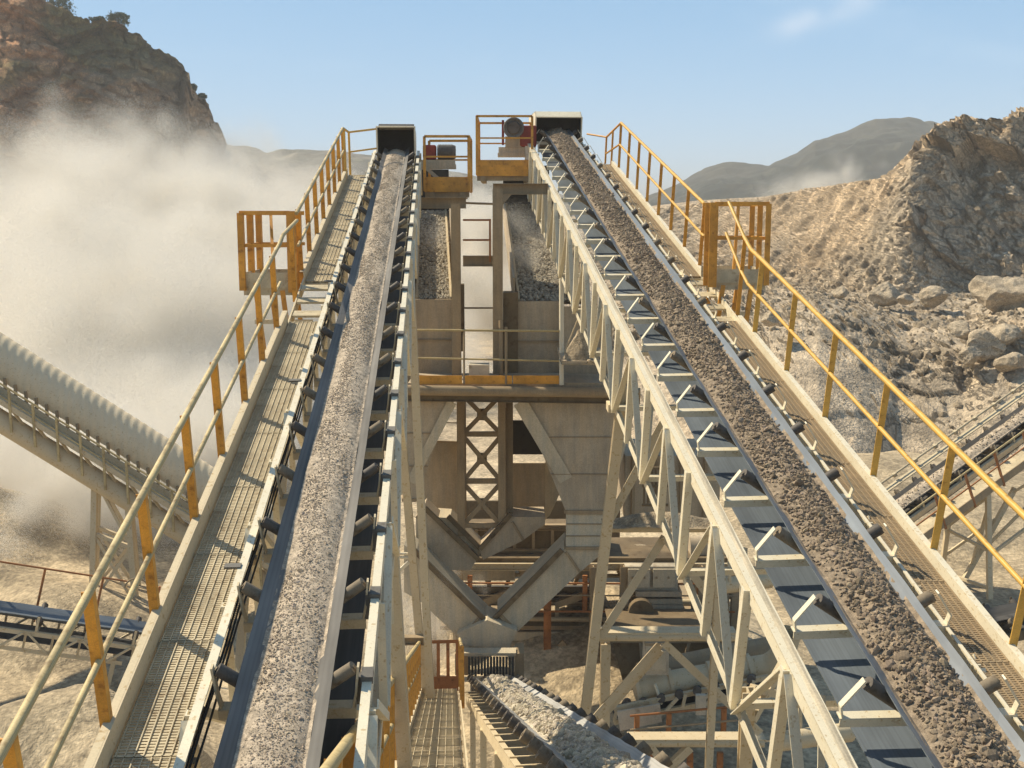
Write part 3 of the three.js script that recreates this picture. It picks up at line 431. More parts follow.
// walkways beside them
function panelGeo(w, len, longs, step) { const l = []; for (let i = 0; i < longs; i++) l.push(box(0.008, 0.034, len - 0.012, -w / 2 + 0.02 + (w - 0.04) * i / (longs - 1), 0.002, 0)); for (let z = -len / 2 + step / 2; z < len / 2; z += step) l.push(box(w - 0.01, 0.008, step > 0.05 ? 0.012 : 0.0165, 0, 0.006, z)); l.push(box(w - 0.01, 0.03, 0.008, 0, -0.001, -len / 2 + 0.01), box(w - 0.01, 0.03, 0.008, 0, -0.001, len / 2 - 0.01)); return join(l); }
const panelL = panelGeo(0.47, 1.2, 9, 0.027), panelR = panelGeo(0.31, 1.2, 6, 0.027);
function walkway(o, w) {
  const k = w.side; let n = 0;
  for (let s = w.s0; s < w.s1 - 0.1; s += 1.2) { const p = new THREE.Mesh(w.panel, w.panelMat || M.galv); p.name = 'grating_panel'; p.castShadow = p.receiveShadow = true; p.position.set(w.uc, w.v, -(s + 0.6)); o.add(p); mesh('bearer', angle(L(s, w.uc - w.hw, w.v - 0.05), L(s, w.uc + w.hw, w.v - 0.05), 0.06), M.creamDull, o); n++; }
  const e = w.s0 + n * 1.2, ke = w.edge;
  mesh('kick_plate', [box(0.014, w.kh, e - w.s0, ke, w.v - 0.04 + w.kh / 2, -(w.s0 + e) / 2), box(0.05, 0.012, e - w.s0, ke + k * 0.03, w.v - 0.045 + w.kh, -(w.s0 + e) / 2), box(0.05, 0.012, e - w.s0, ke + k * 0.03, w.v - 0.035, -(w.s0 + e) / 2)], w.kick, o);
  for (const s of w.posts) mesh('post', angle(L(s, ke + k * 0.045, w.v - 0.04), L(s, ke + k * 0.045, w.top), w.pw, V(0, 0, 1)), w.postMat, o);
  const run = (name, v, r) => mesh(name, [tube(L(w.r0, ke + k * 0.03, v), L(w.r1, ke + k * 0.03, v), r, 8), new THREE.SphereGeometry(r, 8, 6).translate(ke + k * 0.03, v, -w.r1)], w.railMat, o);
  run('top_rail', w.top, w.rr); run('mid_rail', w.v + (w.top - w.v) * 0.56, w.rr * 0.8);
  return o;
}
const seq = (a, b, d) => { const r = []; for (let x = a; x < b; x += d) r.push(x); return r; };
walkway(framed('conveyor_walkway', FL, 'lower flight of grating walkway with orange posts left of the fine stone conveyor', 'walkway', 'walkways along the main conveyors'), { side: -1, s0: -3.2, s1: 8.2, uc: -0.735, hw: 0.25, v: -0.25, edge: -0.985, top: 0.8, posts: [-3.1, -1.95, -0.7, 0.57, 1.8, 3.17, 4.4, 5.72, 6.95, 8.15], r0: -3.2, r1: 8.6, rr: 0.026, pw: 0.062, panel: panelL, kh: 0.2, kick: M.creamDull, postMat: M.yellow, railMat: M.railPale });
const upL = walkway(framed('conveyor_walkway', FL, 'upper flight of grating walkway climbing to the lower dark-fronted hood', 'walkway', 'walkways along the main conveyors'), { side: -1, s0: 10.7, s1: 18.9, uc: -0.735, hw: 0.25, v: -0.25, edge: -0.985, top: 0.8, posts: seq(10.8, 18.9, 1.14), r0: 10.5, r1: 18.7, rr: 0.028, pw: 0.065, panel: panelL, kh: 0.2, kick: M.creamDull, postMat: M.yellow, railMat: M.railPale });
mesh('end_rail', [tube(L(18.7, -1.0, 0.8), L(19.4, -0.95, 0.62), 0.025), tube(L(19.4, -0.95, 0.62), L(19.9, -0.4, 0.62), 0.022), tube(L(19.4, -0.95, 0.2), L(19.9, -0.4, 0.2), 0.02), tube(L(19.4, -0.95, 0.62), L(19.4, -0.95, -0.3), 0.025), tube(L(18.75, -1.0, 0.8), L(18.75, -1.0, -0.3), 0.03)], M.yellowRail, upL);
walkway(framed('conveyor_walkway', FR, 'lower flight of walkway with yellow handrail along the coarse stone conveyor', 'walkway', 'walkways along the main conveyors'), { side: 1, s0: -4.5, s1: 9.8, uc: 0.83, hw: 0.17, v: -0.32, edge: 1.0, top: 0.85, posts: [-4.4, -2.85, -1.35, 0.15, 1.65, 3.16, 4.67, 6.2, 7.7, 9.2], r0: -4.5, r1: 9.7, rr: 0.03, pw: 0.07, panel: panelR, panelMat: M.brown, kh: 0.14, kick: M.cream, postMat: M.yellowRail, railMat: M.yellowRail });
const upR = walkway(framed('conveyor_walkway', FR, 'upper flight of walkway with yellow handrail climbing to the taller white hood', 'walkway', 'walkways along the main conveyors'), { side: 1, s0: 12.2, s1: 21.4, uc: 0.83, hw: 0.17, v: -0.32, edge: 1.0, top: 0.85, posts: seq(12.6, 21.4, 1.2), r0: 12.3, r1: 20.9, rr: 0.03, pw: 0.06, panel: panelR, panelMat: M.brown, kh: 0.14, kick: M.cream, postMat: M.yellow, railMat: M.yellowRail });
mesh('end_rail', [tube(L(20.9, 1.03, 0.85), L(22.6, 0.98, 0.22), 0.026), tube(L(22.6, 0.98, 0.22), L(23.4, 0.6, 0.16), 0.022), tube(L(20.9, 1.03, 0.35), L(22.6, 0.98, -0.2), 0.022), tube(L(21.8, 1.0, 0.52), L(21.8, 1.0, -0.4), 0.025), tube(L(22.6, 0.98, 0.22), L(22.6, 0.98, -0.45), 0.025)], M.yellow, upR);

// rest platforms half way up, each a little cage
function cage(name, f, s, x0, x1, len, yTop, yFloor, label, m) {
  const c = place(f, s, 0, 0), o = thing(name, V((x0 + x1) / 2, yFloor, c.z), label, 'platform', 'cage platforms half way up the conveyors'), z0 = c.z + 0.1, z1 = c.z - len;
  const side = x0 < place(f, s, 0, 0).x ? -1 : 1, out = side < 0 ? x0 : x1, inn = side < 0 ? x1 : x0;
  part('deck', [box(x1 - x0, 0.04, z0 - z1, (x0 + x1) / 2, yFloor, (z0 + z1) / 2), box(x1 - x0, 0.1, 0.06, (x0 + x1) / 2, yFloor - 0.07, z0 - 0.05), box(x1 - x0, 0.1, 0.06, (x0 + x1) / 2, yFloor - 0.07, z1 + 0.05)], M.galv, o);
  part('toe_board', [box(x1 - x0, 0.22, 0.012, (x0 + x1) / 2, yFloor + 0.09, z0), box(0.012, 0.22, z0 - z1, out, yFloor + 0.09, (z0 + z1) / 2), box(x1 - x0, 0.22, 0.012, (x0 + x1) / 2, yFloor + 0.09, z1)], M.galv, o);
  for (const [x, z] of [[out, z0 + 0.02], [out, z1 - 0.02], [out, (z0 + z1) / 2]]) part('post', angle(V(x, yFloor - 0.05, z), V(x, yTop, z), 0.085, V(0, 0, 1)), M.yellow, o);
  for (const z of [z0 + 0.03, z0 - 0.42]) part('flat_post', box(0.13, yTop - yFloor + 0.1, 0.02, inn - side * 0.02, (yTop + yFloor) / 2 - 0.03, z), M.yellow, o);
  part('top_rail', [beam(V(out, yTop, z0), V(inn, yTop, z0), 0.05, 0.06), beam(V(out, yTop, z1), V(inn, yTop, z1), 0.05, 0.06), beam(V(out, yTop, z0), V(out, yTop, z1), 0.05, 0.06)], M.yellow, o);
  const ym = yFloor + (yTop - yFloor) * 0.56; part('mid_rail', [beam(V(out, ym, z0), V(inn, ym, z0), 0.03, 0.045), beam(V(out, ym, z1), V(inn, ym, z1), 0.03, 0.045), beam(V(out, ym, z0), V(out, ym, z1), 0.03, 0.045)], M.yellow, o);
  const xm = (out * 0.72 + inn * 0.28); part('brace', angle(V(xm, yTop, z1), V(inn * 0.55 + out * 0.45, yFloor, z0 - 0.3), 0.045, V(0, 0, 1)), M.yellow, o);
  for (const z of [z0 - 0.05, z1 + 0.05]) for (const x of [0.25, 0.8]) part('leg', angle(V(out + (inn - out) * x, yFloor - 0.05, z), V(out + (inn - out) * (x + 0.18), yFloor - 1.25, z), 0.07, V(0, 0, 1)), M.yellow, o);
  part('strut', [beam(V(out + (inn - out) * 0.2, yFloor - 0.5, z0 - 0.05), V(inn + (inn - out) * 0.4, yFloor - 0.5, z0 - 0.05), 0.04, 0.06), beam(V(out + (inn - out) * 0.3, yFloor - 1.15, z0 - 0.05), V(inn + (inn - out) * 0.4, yFloor - 1.15, z0 - 0.05), 0.04, 0.06)], M.creamDull, o);
  return o;
}
{ const a = at(245, 213, 16), b = at(289, 290, 16); cage('cage_platform', FL, 10.5, a.x, b.x + 0.06, 1.0, a.y, b.y + 0.05, 'yellow cage platform beside the fine stone conveyor, against the dust cloud', M.yellow);
  const c = at(762, 204, 17.8), d = at(718, 283, 17.8); cage('cage_platform', FR, 11.1, d.x - 0.12, c.x, 1.05, c.y, d.y + 0.03, 'yellow cage platform beside the coarse stone conveyor, against the quarry slope', M.yellow); }
// landings that link lower and upper flights
{ const o = framed('landing_steps', FL, 'landing with grey treads between the two flights left of the fine stone conveyor', 'steps', 'landings between the walkway flights'); for (let i = 0; i < 4; i++) mesh('tread', box(0.46, 0.03, 0.22, -0.735, -0.3 + i * 0.03, -(8.7 + i * 0.52)), M.galv, o); mesh('stringer', [beam(L(8.3, -0.985, -0.36), L(10.8, -0.985, -0.26), 0.02, 0.16), beam(L(8.3, -0.5, -0.36), L(10.8, -0.5, -0.26), 0.02, 0.16)], M.creamDull, o); mesh('rail', [tube(L(8.6, -1.01, 0.8), L(8.95, -1.0, 0.86), 0.028), tube(L(8.95, -1.0, 0.86), L(10.4, -1.0, 0.72), 0.026)], M.railPale, o); mesh('post', angle(L(9.9, -1.02, -0.3), L(9.9, -1.02, 0.78), 0.06, V(0, 0, 1)), M.yellow, o);
  const q = framed('landing_steps', FR, 'landing with rails between the two flights beside the coarse stone conveyor', 'steps', 'landings between the walkway flights'); for (let i = 0; i < 4; i++) mesh('tread', box(0.3, 0.03, 0.24, 0.83, -0.36 + i * 0.02, -(10.1 + i * 0.56)), M.galv, q); mesh('stringer', [beam(L(9.7, 1.0, -0.36), L(12.3, 1.0, -0.3), 0.02, 0.18), beam(L(9.7, 0.66, -0.36), L(12.3, 0.66, -0.3), 0.02, 0.16)], M.cream, q); mesh('rail', [tube(L(9.7, 1.03, 0.85), L(10.1, 1.03, 0.93), 0.028), tube(L(10.1, 1.03, 0.93), L(10.9, 0.98, 1.26), 0.026), tube(L(9.7, 1.03, 0.34), L(10.1, 1.03, 0.42), 0.024), tube(L(10.1, 1.03, 0.42), L(10.9, 0.98, 0.78), 0.024)], M.yellowRail, q); mesh('post', angle(L(10.1, 1.04, -0.36), L(10.1, 1.04, 0.9), 0.06, V(0, 0, 1)), M.yellow, q); }
// ------------------------------------------------------------------ the screening plant between the conveyors
const fw = (p, dz) => V(p.x, p.y, p.z + dz);
// duct: a closed chute with four walls from rectangle a to rectangle b (each four places, same order), walls as separate plates
function duct(a, b, t = 0.02) {
  const c = V(0, 0, 0); [...a, ...b].forEach((p) => c.addScaledVector(p, 1 / 8)); const out = [];
  for (let i = 0; i < 4; i++) { const j = (i + 1) % 4, q = [a[i], a[j], b[j], b[i]], n = a[j].clone().sub(a[i]).cross(b[i].clone().sub(a[i])).normalize(), m = q.reduce((s, p) => s.addScaledVector(p, 0.25), V(0, 0, 0)); if (n.dot(m.clone().sub(c)) > 0) n.negate(); out.push(plate([a[i], a[j], b[j]], n.clone().multiplyScalar(t)), plate([a[i], b[j], b[i]], n.clone().multiplyScalar(t))); }
  return out;
}
const rect4 = (x0, x1, y, z0, z1) => [V(x0, y, z0), V(x1, y, z0), V(x1, y, z1), V(x0, y, z1)];
function heap(name, c, rx, h, rz, label, seed) { // settled dust heap
  const n = 26, g = new THREE.PlaneGeometry(2, 2, n, n).rotateX(-Math.PI / 2), p = g.attributes.position;
  for (let i = 0; i < p.count; i++) { const x = p.getX(i), z = p.getZ(i), r = Math.hypot(x, z) * (1 + 0.25 * vnoise(x * 2 + seed, z * 2, 1)); p.setXYZ(i, x * rx, h * (Math.max(0, 1 - r) * 1.0 + 0.28 * Math.max(0, 1 - r) * ridged(x * 2.2, seed, z * 2.2, 3)) - 0.01, z * rz); }
  g.computeVertexNormals(); const o = new THREE.Mesh(boxUV(prep(g)), M.dust); o.name = numbered(name); o.position.copy(c); o.castShadow = o.receiveShadow = true; scene.add(o); tag(o, label, 'dust heap', null, 'stuff'); return o;
}
function column(x, y0, y1, d, w, up = V(0, 0, 1)) { return ibeam(at(x, y0, d), (() => { const a = at(x, y0, d), b = at(x, y1, d); return V(a.x, b.y, a.z); })(), w, w, up, 0.025); }
function level(x0, x1, y, d, w, h) { const a = at(x0, y, d), b = at(x1, y, d); return ibeam(a, b, w, h); }

// vibrating screens: an inclined deck with side walls, a plain plate across its lower end
function screenBox(label, L0, L1, yb, yt, T0, T1, d0, d1, front, seed) {
  const a = at(L0, yb, d0), b = at(L1, yb, d0), c = at(T1, yt, d1), e = at(T0, yt, d1), o = thing('vibrating_screen', V((a.x + b.x) / 2, a.y - 2, a.z), label, 'vibrating screen', 'vibrating screens between the conveyor heads');
  part('screen_deck', plate([a, b, c, e], V(0, -0.05, 0)), M.brownDark, o);
  const up = V(0, 0.55, 0.1); part('side_wall', plate([a, e, e.clone().add(up), a.clone().add(up)], V(-0.05, 0, 0)), M.plate, o); part('side_wall', plate([b, c, c.clone().add(up), b.clone().add(up)], V(0.05, 0, 0)), M.plate, o);
  part('liner', [beam(a.clone().add(V(0.09, 0.04, 0)), e.clone().add(V(0.09, 0.04, 0)), 0.05, 0.08), beam(b.clone().add(V(-0.09, 0.04, 0)), c.clone().add(V(-0.09, 0.04, 0)), 0.05, 0.08)], M.creamDull, o);
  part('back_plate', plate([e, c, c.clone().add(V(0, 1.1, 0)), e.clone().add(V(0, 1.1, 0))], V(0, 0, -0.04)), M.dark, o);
  part('front_plate', slab(front[0], front[1], front[2], front[3], d0 - 0.08, 0.04), M.plate, o);
  part('stiffener', [slab(front[0], front[1], front[2], front[1] + 3, d0 - 0.16, 0.06), slab(front[0], (front[1] + front[3]) / 2, front[2], (front[1] + front[3]) / 2 + 1.6, d0 - 0.13, 0.04)], M.brown, o);
  part('cheek', [slab(front[0] - 1.5, front[1], front[0], front[3], d0 - 0.14, 1.6), slab(front[2], front[1], front[2] + 1.5, front[3], d0 - 0.14, 1.6)], M.brown, o);
  const rr = rng(seed), im = new THREE.InstancedMesh(rockGeo(1, 0, seed), M.stonePale, 2600), m4 = new THREE.Matrix4(), q = new THREE.Quaternion(), cc = new THREE.Color();
  for (let i = 0; i < 2600; i++) { const u = 0.08 + 0.84 * rr(), v = rr(), p = a.clone().lerp(b, u).lerp(e.clone().lerp(c, u), v); p.y += 0.03; const s = 0.025 + 0.04 * rr(); q.setFromEuler(new THREE.Euler(rr() * 6, rr() * 6, rr() * 6)); im.setMatrixAt(i, m4.compose(p, q, V(s, s, s))); const t = 0.5 + 0.6 * rr(); im.setColorAt(i, cc.setRGB(t, t, t)); }
  im.name = numbered('screened_stone'); scene.add(im); tag(im, label.replace(/^.*?vibrating screen/, 'loose stone jumping on the deck of the vibrating screen'), 'crushed stone', null, 'stuff'); return o;
}
screenBox('smaller vibrating screen under the head of the fine stone conveyor', 413, 455, 300, 212, 416, 449, 25.2, 29.5, [413, 299, 455, 380], 41);
screenBox('larger vibrating screen under the head of the coarse stone conveyor', 515, 585, 302, 206, 503, 549, 25.2, 31, [515, 301, 561, 380], 42);
{ // steel frame that carries the screens
  const o = thing('screen_frame', V(0.4, 0, -24.6), 'dust covered steel frame standing between the two vibrating screens', 'steel frame');
  for (const [x, y0, y1, d, w] of [[457, 392, 204, 24.9, 0.2], [498, 392, 190, 25.1, 0.22], [409, 395, 200, 24.9, 0.16], [541, 300, 188, 30.5, 0.25]]) part('column', column(x, y0, y1, d, w), M.brown, o);
  part('motor_cover', [slab(503, 292, 518, 377, 24.95, 0.5), slab(455, 284, 464, 352, 24.85, 0.3)], M.brownDark, o);
  part('top_beam', level(412, 466, 203, 24.9, 0.26, 0.24), M.brown, o); part('top_beam', level(493, 548, 189, 25.1, 0.26, 0.24), M.brown, o); part('cross_beam', level(463, 495, 261, 25.4, 0.2, 0.24), M.brown, o);
  part('gusset', plate([at(501, 194, 25), at(512, 194, 25), at(501, 207, 25)], V(0, 0, -0.02)), M.brown, o);
  for (const y of [220, 240]) part('guard_rail', tube(at(463, y, 25.3), at(491, y, 25.3), 0.022), M.rust, o);
  part('guard_post', tube(at(490, 262, 25.3), at(490, 219, 25.3), 0.022), M.rust, o);
  part('strut', tube(at(466, 203, 25.6), at(494, 204, 25.6), 0.025), M.brown, o); part('strut', tube(at(463, 308, 25.6), at(494, 308, 25.6), 0.02), M.brown, o);
  part('pipe', tube(at(501, 377, 24.6), at(501, 320, 24.6), 0.05), M.brown, o); part('pipe', tube(at(506, 377, 24.6), at(506, 327, 24.6), 0.035), M.brown, o);
  part('junction_box', slab(469, 365, 489, 378, 24.2, 0.4), M.white, o);
}
// drive platforms by the conveyor heads
function drivePlatform(label, x0, x1, yt, yf, yb, d, dep, rails) {
  const a = at(x0, yb, d), b = at(x1, yb, d), top = at(x0, yt, d).y, floor = at(x0, yf, d).y, o = thing('drive_platform', V((a.x + b.x) / 2, floor, a.z), label, 'platform', 'drive platforms at the conveyor heads'), z0 = a.z, z1 = a.z - dep, h = floor - a.y;
  part('toe_board', [box(b.x - a.x, h, 0.02, (a.x + b.x) / 2, a.y + h / 2, z0), box(0.02, h, dep, a.x, a.y + h / 2, (z0 + z1) / 2), box(0.02, h, dep, b.x, a.y + h / 2, (z0 + z1) / 2)], M.yellow, o);
  part('deck', box(b.x - a.x - 0.03, 0.04, dep, (a.x + b.x) / 2, a.y + 0.1, (z0 + z1) / 2), M.plateLight, o);
  for (const [x, z] of [[a.x, z0], [b.x, z0], [a.x, z1], [b.x, z1]]) part('post', beam(V(x, a.y + 0.02, z + 0.03), V(x, top, z + 0.03), 0.06, 0.05, V(0, 0, 1)), M.yellow, o);
  part('top_rail', [beam(V(a.x, top, z0 + 0.03), V(b.x, top, z0 + 0.03), 0.05, 0.055), beam(V(a.x, top, z1), V(b.x, top, z1), 0.05, 0.055), beam(V(rails === 1 ? a.x : b.x, top, z0), V(rails === 1 ? a.x : b.x, top, z1), 0.05, 0.055)], M.yellow, o);
  const ym = floor + (top - floor) * 0.5; for (const z of [z0 + 0.03, z1]) part('mid_rail', beam(V(a.x, ym, z), V(b.x, ym, z), 0.03, 0.04), M.yellow, o);
  if (rails === 1) for (let i = 1; i < 5; i++) part('post', beam(V(a.x - 0.02, a.y + 0.1, z0 - dep * i / 5), V(a.x - 0.02, top, z0 - dep * i / 5), 0.05, 0.04, V(0, 0, 1)), M.yellow, o);
  part('under_beam', [box(0.12, 0.16, dep, a.x + 0.15, a.y - 0.06, (z0 + z1) / 2), box(0.12, 0.16, dep, b.x - 0.15, a.y - 0.06, (z0 + z1) / 2), box(b.x - a.x, 0.14, 0.1, (a.x + b.x) / 2, a.y - 0.05, z0 - 0.1)], M.brown, o);
  return o;
}
drivePlatform('lower drive platform with rusty rails right of the fine stone conveyor head', 425, 469, 137, 177, 192, 25.3, 1.5, 0);
drivePlatform('higher drive platform with rusty rails left of the coarse stone conveyor head', 477, 532, 117, 160, 176, 29.3, 2.2, 1);
function motor(label, p, s, round) { // gear box, electric motor with cooling ribs, base frame
  const o = thing('drive_motor', p, label, 'motor', 'conveyor drive motors');
  mesh('base_frame', [box(1.15 * s, 0.1, 0.5 * s, 0, 0.05, 0), box(1.1 * s, 0.18 * s, 0.4 * s, 0, 0.19 * s, 0)], M.plateLight, o);
  if (round) { mesh('gear_box', new RoundedBoxGeometry(0.5 * s, 0.62 * s, 0.5 * s, 2, 0.05).translate(0.33 * s, 0.6 * s, 0), M.red, o); mesh('guard', box(0.07 * s, 0.7 * s, 0.5 * s, -0.42 * s, 0.72 * s, -0.1), M.red, o);
    const f = [new THREE.CylinderGeometry(0.27 * s, 0.27 * s, 0.7 * s, 24).rotateX(Math.PI / 2).translate(-0.1 * s, 0.82 * s, 0.1), new THREE.TorusGeometry(0.27 * s, 0.035, 8, 24).translate(-0.1 * s, 0.82 * s, 0.1 + 0.35 * s)]; mesh('motor', f, M.grey, o); mesh('fan_cover', new THREE.CylinderGeometry(0.17 * s, 0.2 * s, 0.05, 20).rotateX(Math.PI / 2).translate(-0.1 * s, 0.82 * s, 0.12 + 0.36 * s), M.roller, o); mesh('pedestal', box(0.5 * s, 0.34 * s, 0.44 * s, -0.1 * s, 0.42 * s, 0), M.plate, o); } else {
    mesh('gear_box', new RoundedBoxGeometry(0.42 * s, 0.46 * s, 0.42 * s, 2, 0.04).translate(-0.26 * s, 0.52 * s, 0), M.red, o); const g = [new THREE.CylinderGeometry(0.22 * s, 0.22 * s, 0.5 * s, 20).rotateZ(Math.PI / 2).translate(0.24 * s, 0.53 * s, 0)]; for (let i = 0; i < 9; i++) g.push(new THREE.CylinderGeometry(0.25 * s, 0.25 * s, 0.02, 20).rotateZ(Math.PI / 2).translate((0.04 + i * 0.05) * s, 0.53 * s, 0)); mesh('motor', g, M.grey, o); mesh('fan_cover', new THREE.CylinderGeometry(0.2 * s, 0.24 * s, 0.1 * s, 20).rotateZ(-Math.PI / 2).translate(0.52 * s, 0.53 * s, 0), M.grey, o); mesh('strut', [beam(V(-0.5 * s, 0.1, 0.2), V(0.3 * s, -0.4, 0.2), 0.08, 0.08)], M.plateLight, o); }
  return o;
}
motor('red and grey drive motor on the lower platform beside the fine stone head', at(438, 169, 25.9), 0.72, false); motor('drive motor with round grey fan cover and red gear box on the higher platform', at(517, 157, 30.2), 0.9, true);
{ // service platform in front of the screens
  const o = thing('service_platform', at(487, 390, 23.6), 'long service platform with yellow toe board in front of the screens', 'platform'), d = 23.5;
  part('deck', slab(408, 383, 616, 387, 23.6, 1.5), M.plate, o); part('edge_beam', tube(at(404, 390, 23.45), at(640, 393, 23.45), 0.11, 12), M.brown, o); part('edge_beam', ibeam(at(404, 397, 23.6), at(640, 400, 23.6), 0.12, 0.16), M.brownDark, o);
  for (const [a, b] of [[413, 462], [463, 512], [513, 559]]) part('toe_board', slab(a, 375.5, b, 384, d, 0.02), M.yellow, o);
  part('top_rail', tube(at(413, 330, d), at(561, 331, d), 0.024), M.railPale, o); part('mid_rail', tube(at(418, 358, d), at(561, 361, d), 0.02), M.railPale, o);
  part('post', tube(at(561.5, 385, d), at(561.5, 264, d), 0.05, 8), M.cream, o); for (const x of [413, 464, 506]) part('post', tube(at(x, 384, d), at(x, 330, d), 0.022), M.brown, o);
  part('rope', tube(at(563, 356, d), at(586, 299, 22.6), 0.015, 6), M.creamDull, o);
  part('shelf', [slab(562, 361, 612, 365, 22.2, 2.3), slab(562, 306, 612, 384, 24.9, 0.04)], M.plate, o);
  heap('dust_heap', at(580, 361, 22.6), 0.4, 0.6, 0.42, 'tall clump of pale settled dust on the shelf right of the service platform', 3); heap('dust_heap', at(598, 362, 22.6), 0.32, 0.15, 0.28, 'low smear of pale dust on the shelf beside the tall clump', 8);
}
{ // lattice tower
  const o = thing('lattice_tower', ground(at(485, 390, 25.6)), 'tall narrow lattice tower of dark crossed braces between the hoppers', 'lattice tower'), d = 25.4;
  const rail = (x, z) => part('chord', column(x, 535, 390, z, 0.17), M.brown, o); rail(461.5, d); rail(502, d); rail(463, d + 1); rail(503, d + 1);
  part('side_plate', slab(506, 398, 513, 522, d - 0.1, 0.5), M.brown, o); part('top_plate', slab(458, 390, 512, 397, d - 0.1, 0.6), M.plateLight, o); part('top_plate', slab(504, 393, 513, 408, d - 0.3, 0.3), M.cream, o);
  for (const [a, b] of [[396, 433], [437, 480], [484, 524]]) { for (const [p, q] of [[[464, a], [500, b]], [[500, a], [464, b]]]) part('brace', beam(at(p[0], p[1], d - 0.02), at(q[0], q[1], d - 0.02), 0.1, 0.05, V(0, 0, 1)), M.brown, o); part('rung', beam(at(464, b + 1, d), at(500, b + 1, d), 0.1, 0.11, V(0, 1, 0)), M.brown, o); part('knot_plate', slab(477, (a + b) / 2 - 6, 487, (a + b) / 2 + 6, d + 0.05, 0.02), M.brown, o); }
  part('wire', tube(at(420, 422, 24.5), at(458, 423, 25), 0.012), M.brown, o);
}
// hoppers and chutes below the screens
function hopper(label, top, bot, d0, d1, db0, db1, name = 'hopper', m = M.plate, group = 'hoppers and chutes under the screens') {
  const a = [at(top[0], top[2], d0), at(top[1], top[2], d0), at(top[1], top[2], d1), at(top[0], top[2], d1)], b = [at(bot[0], bot[2], db0), at(bot[1], bot[2], db0), at(bot[1], bot[2], db1), at(bot[0], bot[2], db1)]; a[2].y = a[1].y; a[3].y = a[0].y; b[2].y = b[1].y; b[3].y = b[0].y;
  const o = thing(name, b[0].clone().lerp(b[1], 0.5), label, name === 'hopper' ? 'hopper' : 'chute', group);
  ['front_wall', 'right_wall', 'back_wall', 'left_wall'].forEach((n, i) => { const j = (i + 1) % 4, w = duct(a, b).slice(i * 2, i * 2 + 2); part(n.replace(/right|left/, 'side'), w, m, o); });
  part('flange', [beam(a[0], a[1], 0.08, 0.09), beam(a[1], a[2], 0.08, 0.09), beam(b[0], b[1], 0.09, 0.07), beam(b[1], b[2], 0.09, 0.07), beam(b[0], b[3], 0.09, 0.07)], M.brown, o);
  for (const t of [0.33, 0.66]) part('seam', [beam(a[0].clone().lerp(b[0], t).add(V(0, 0, 0.012)), a[1].clone().lerp(b[1], t).add(V(0, 0, 0.012)), 0.025, 0.02)], M.brown, o);
  return o;
}
const hopR = hopper('large dark hopper under the coarse stone screen', [521, 634, 400], [566, 606, 512], 24, 27, 24.2, 25.6);
part('edge_flange', [beam(at(520, 402, 23.95), at(566, 480, 24.15), 0.3, 0.05, V(0, 0, 1)), beam(at(634, 402, 23.95), at(607, 505, 24.15), 0.12, 0.05, V(0, 0, 1))], M.plateLight, hopR);
const hopL = hopper('smaller dark hopper under the fine stone screen', [396, 452, 400], [404, 416, 500], 23.9, 26.5, 24.1, 25.4);
part('edge_flange', beam(at(452, 402, 23.85), at(411, 482, 24.05), 0.2, 0.05, V(0, 0, 1)), M.plateLight, hopL);
hopper('pale square chute neck below the large hopper', [566, 606, 512], [566, 606, 548], 24.2, 25.6, 24.2, 25.4, 'chute', M.plateLight);
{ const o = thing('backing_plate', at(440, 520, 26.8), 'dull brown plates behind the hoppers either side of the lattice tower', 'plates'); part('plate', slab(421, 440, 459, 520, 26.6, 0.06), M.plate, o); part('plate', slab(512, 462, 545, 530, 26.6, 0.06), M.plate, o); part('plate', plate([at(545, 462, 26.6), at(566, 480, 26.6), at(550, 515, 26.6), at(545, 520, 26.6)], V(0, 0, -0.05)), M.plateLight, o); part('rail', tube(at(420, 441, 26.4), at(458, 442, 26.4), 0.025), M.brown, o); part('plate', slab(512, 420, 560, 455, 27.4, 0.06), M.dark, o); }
function chute(label, pts, depth, back, m, edges, joints = []) {
  const o = thing('inclined_chute', atZ(pts[0][0], pts[0][1], at(512, pts[0][1], depth).z), label, 'chute', 'inclined chutes joining above the lower conveyor'), z = at(512, pts[0][1], depth).z;
  part('body', poly(pts, depth, back), m, o);
  for (const [a, b] of edges) part('edge_flange', beam(atZ(a[0], a[1], z + 0.03), atZ(b[0], b[1], z + 0.03), 0.1, 0.09, V(0, 0, 1)), M.brownDark, o);
  for (const [a, b] of joints) part('joint', beam(atZ(a[0], a[1], z + 0.015), atZ(b[0], b[1], z + 0.015), 0.05, 0.04, V(0, 0, 1)), M.brown, o);
  return o;
}
chute('long pale chute slanting down from the right to the spout', [[566, 546], [606, 546], [604, 552], [579, 573], [516, 633], [497, 615], [560, 552]], 24.2, 1.0, M.plateLight, [[[562, 550], [491, 622]]], [[[566, 552], [580, 572]], [[500, 614], [517, 631]]]);
chute('broad chute slanting down from the left to the spout', [[404, 545], [416, 552], [488, 622], [470, 642], [457, 636], [421, 602], [404, 592]], 24.1, 1.0, M.plateLight, [[[414, 550], [487, 622]]], [[[481, 616], [462, 636]]]);
chute('upper inner chute slanting down from the right under the lattice tower', [[512, 517], [545, 517], [545, 524], [522, 541], [483, 560], [479, 550]], 25.2, 0.9, M.plate, [[[511, 514], [480, 549]]], [[[512, 522], [523, 540]]]);
chute('upper inner chute slanting down from the left under the lattice tower', [[416, 517], [424, 508], [478, 558], [470, 570], [440, 570], [416, 552]], 25.0, 0.9, M.plate, [[[425, 508], [478, 559]]], [[[425, 508], [416, 518]]]);
chute('narrow chute wedge meeting in the point below the lattice tower', [[434, 517], [450, 518], [482, 549], [478, 558]], 25.3, 0.8, M.plateLight, [[[448, 516], [481, 549]]]);
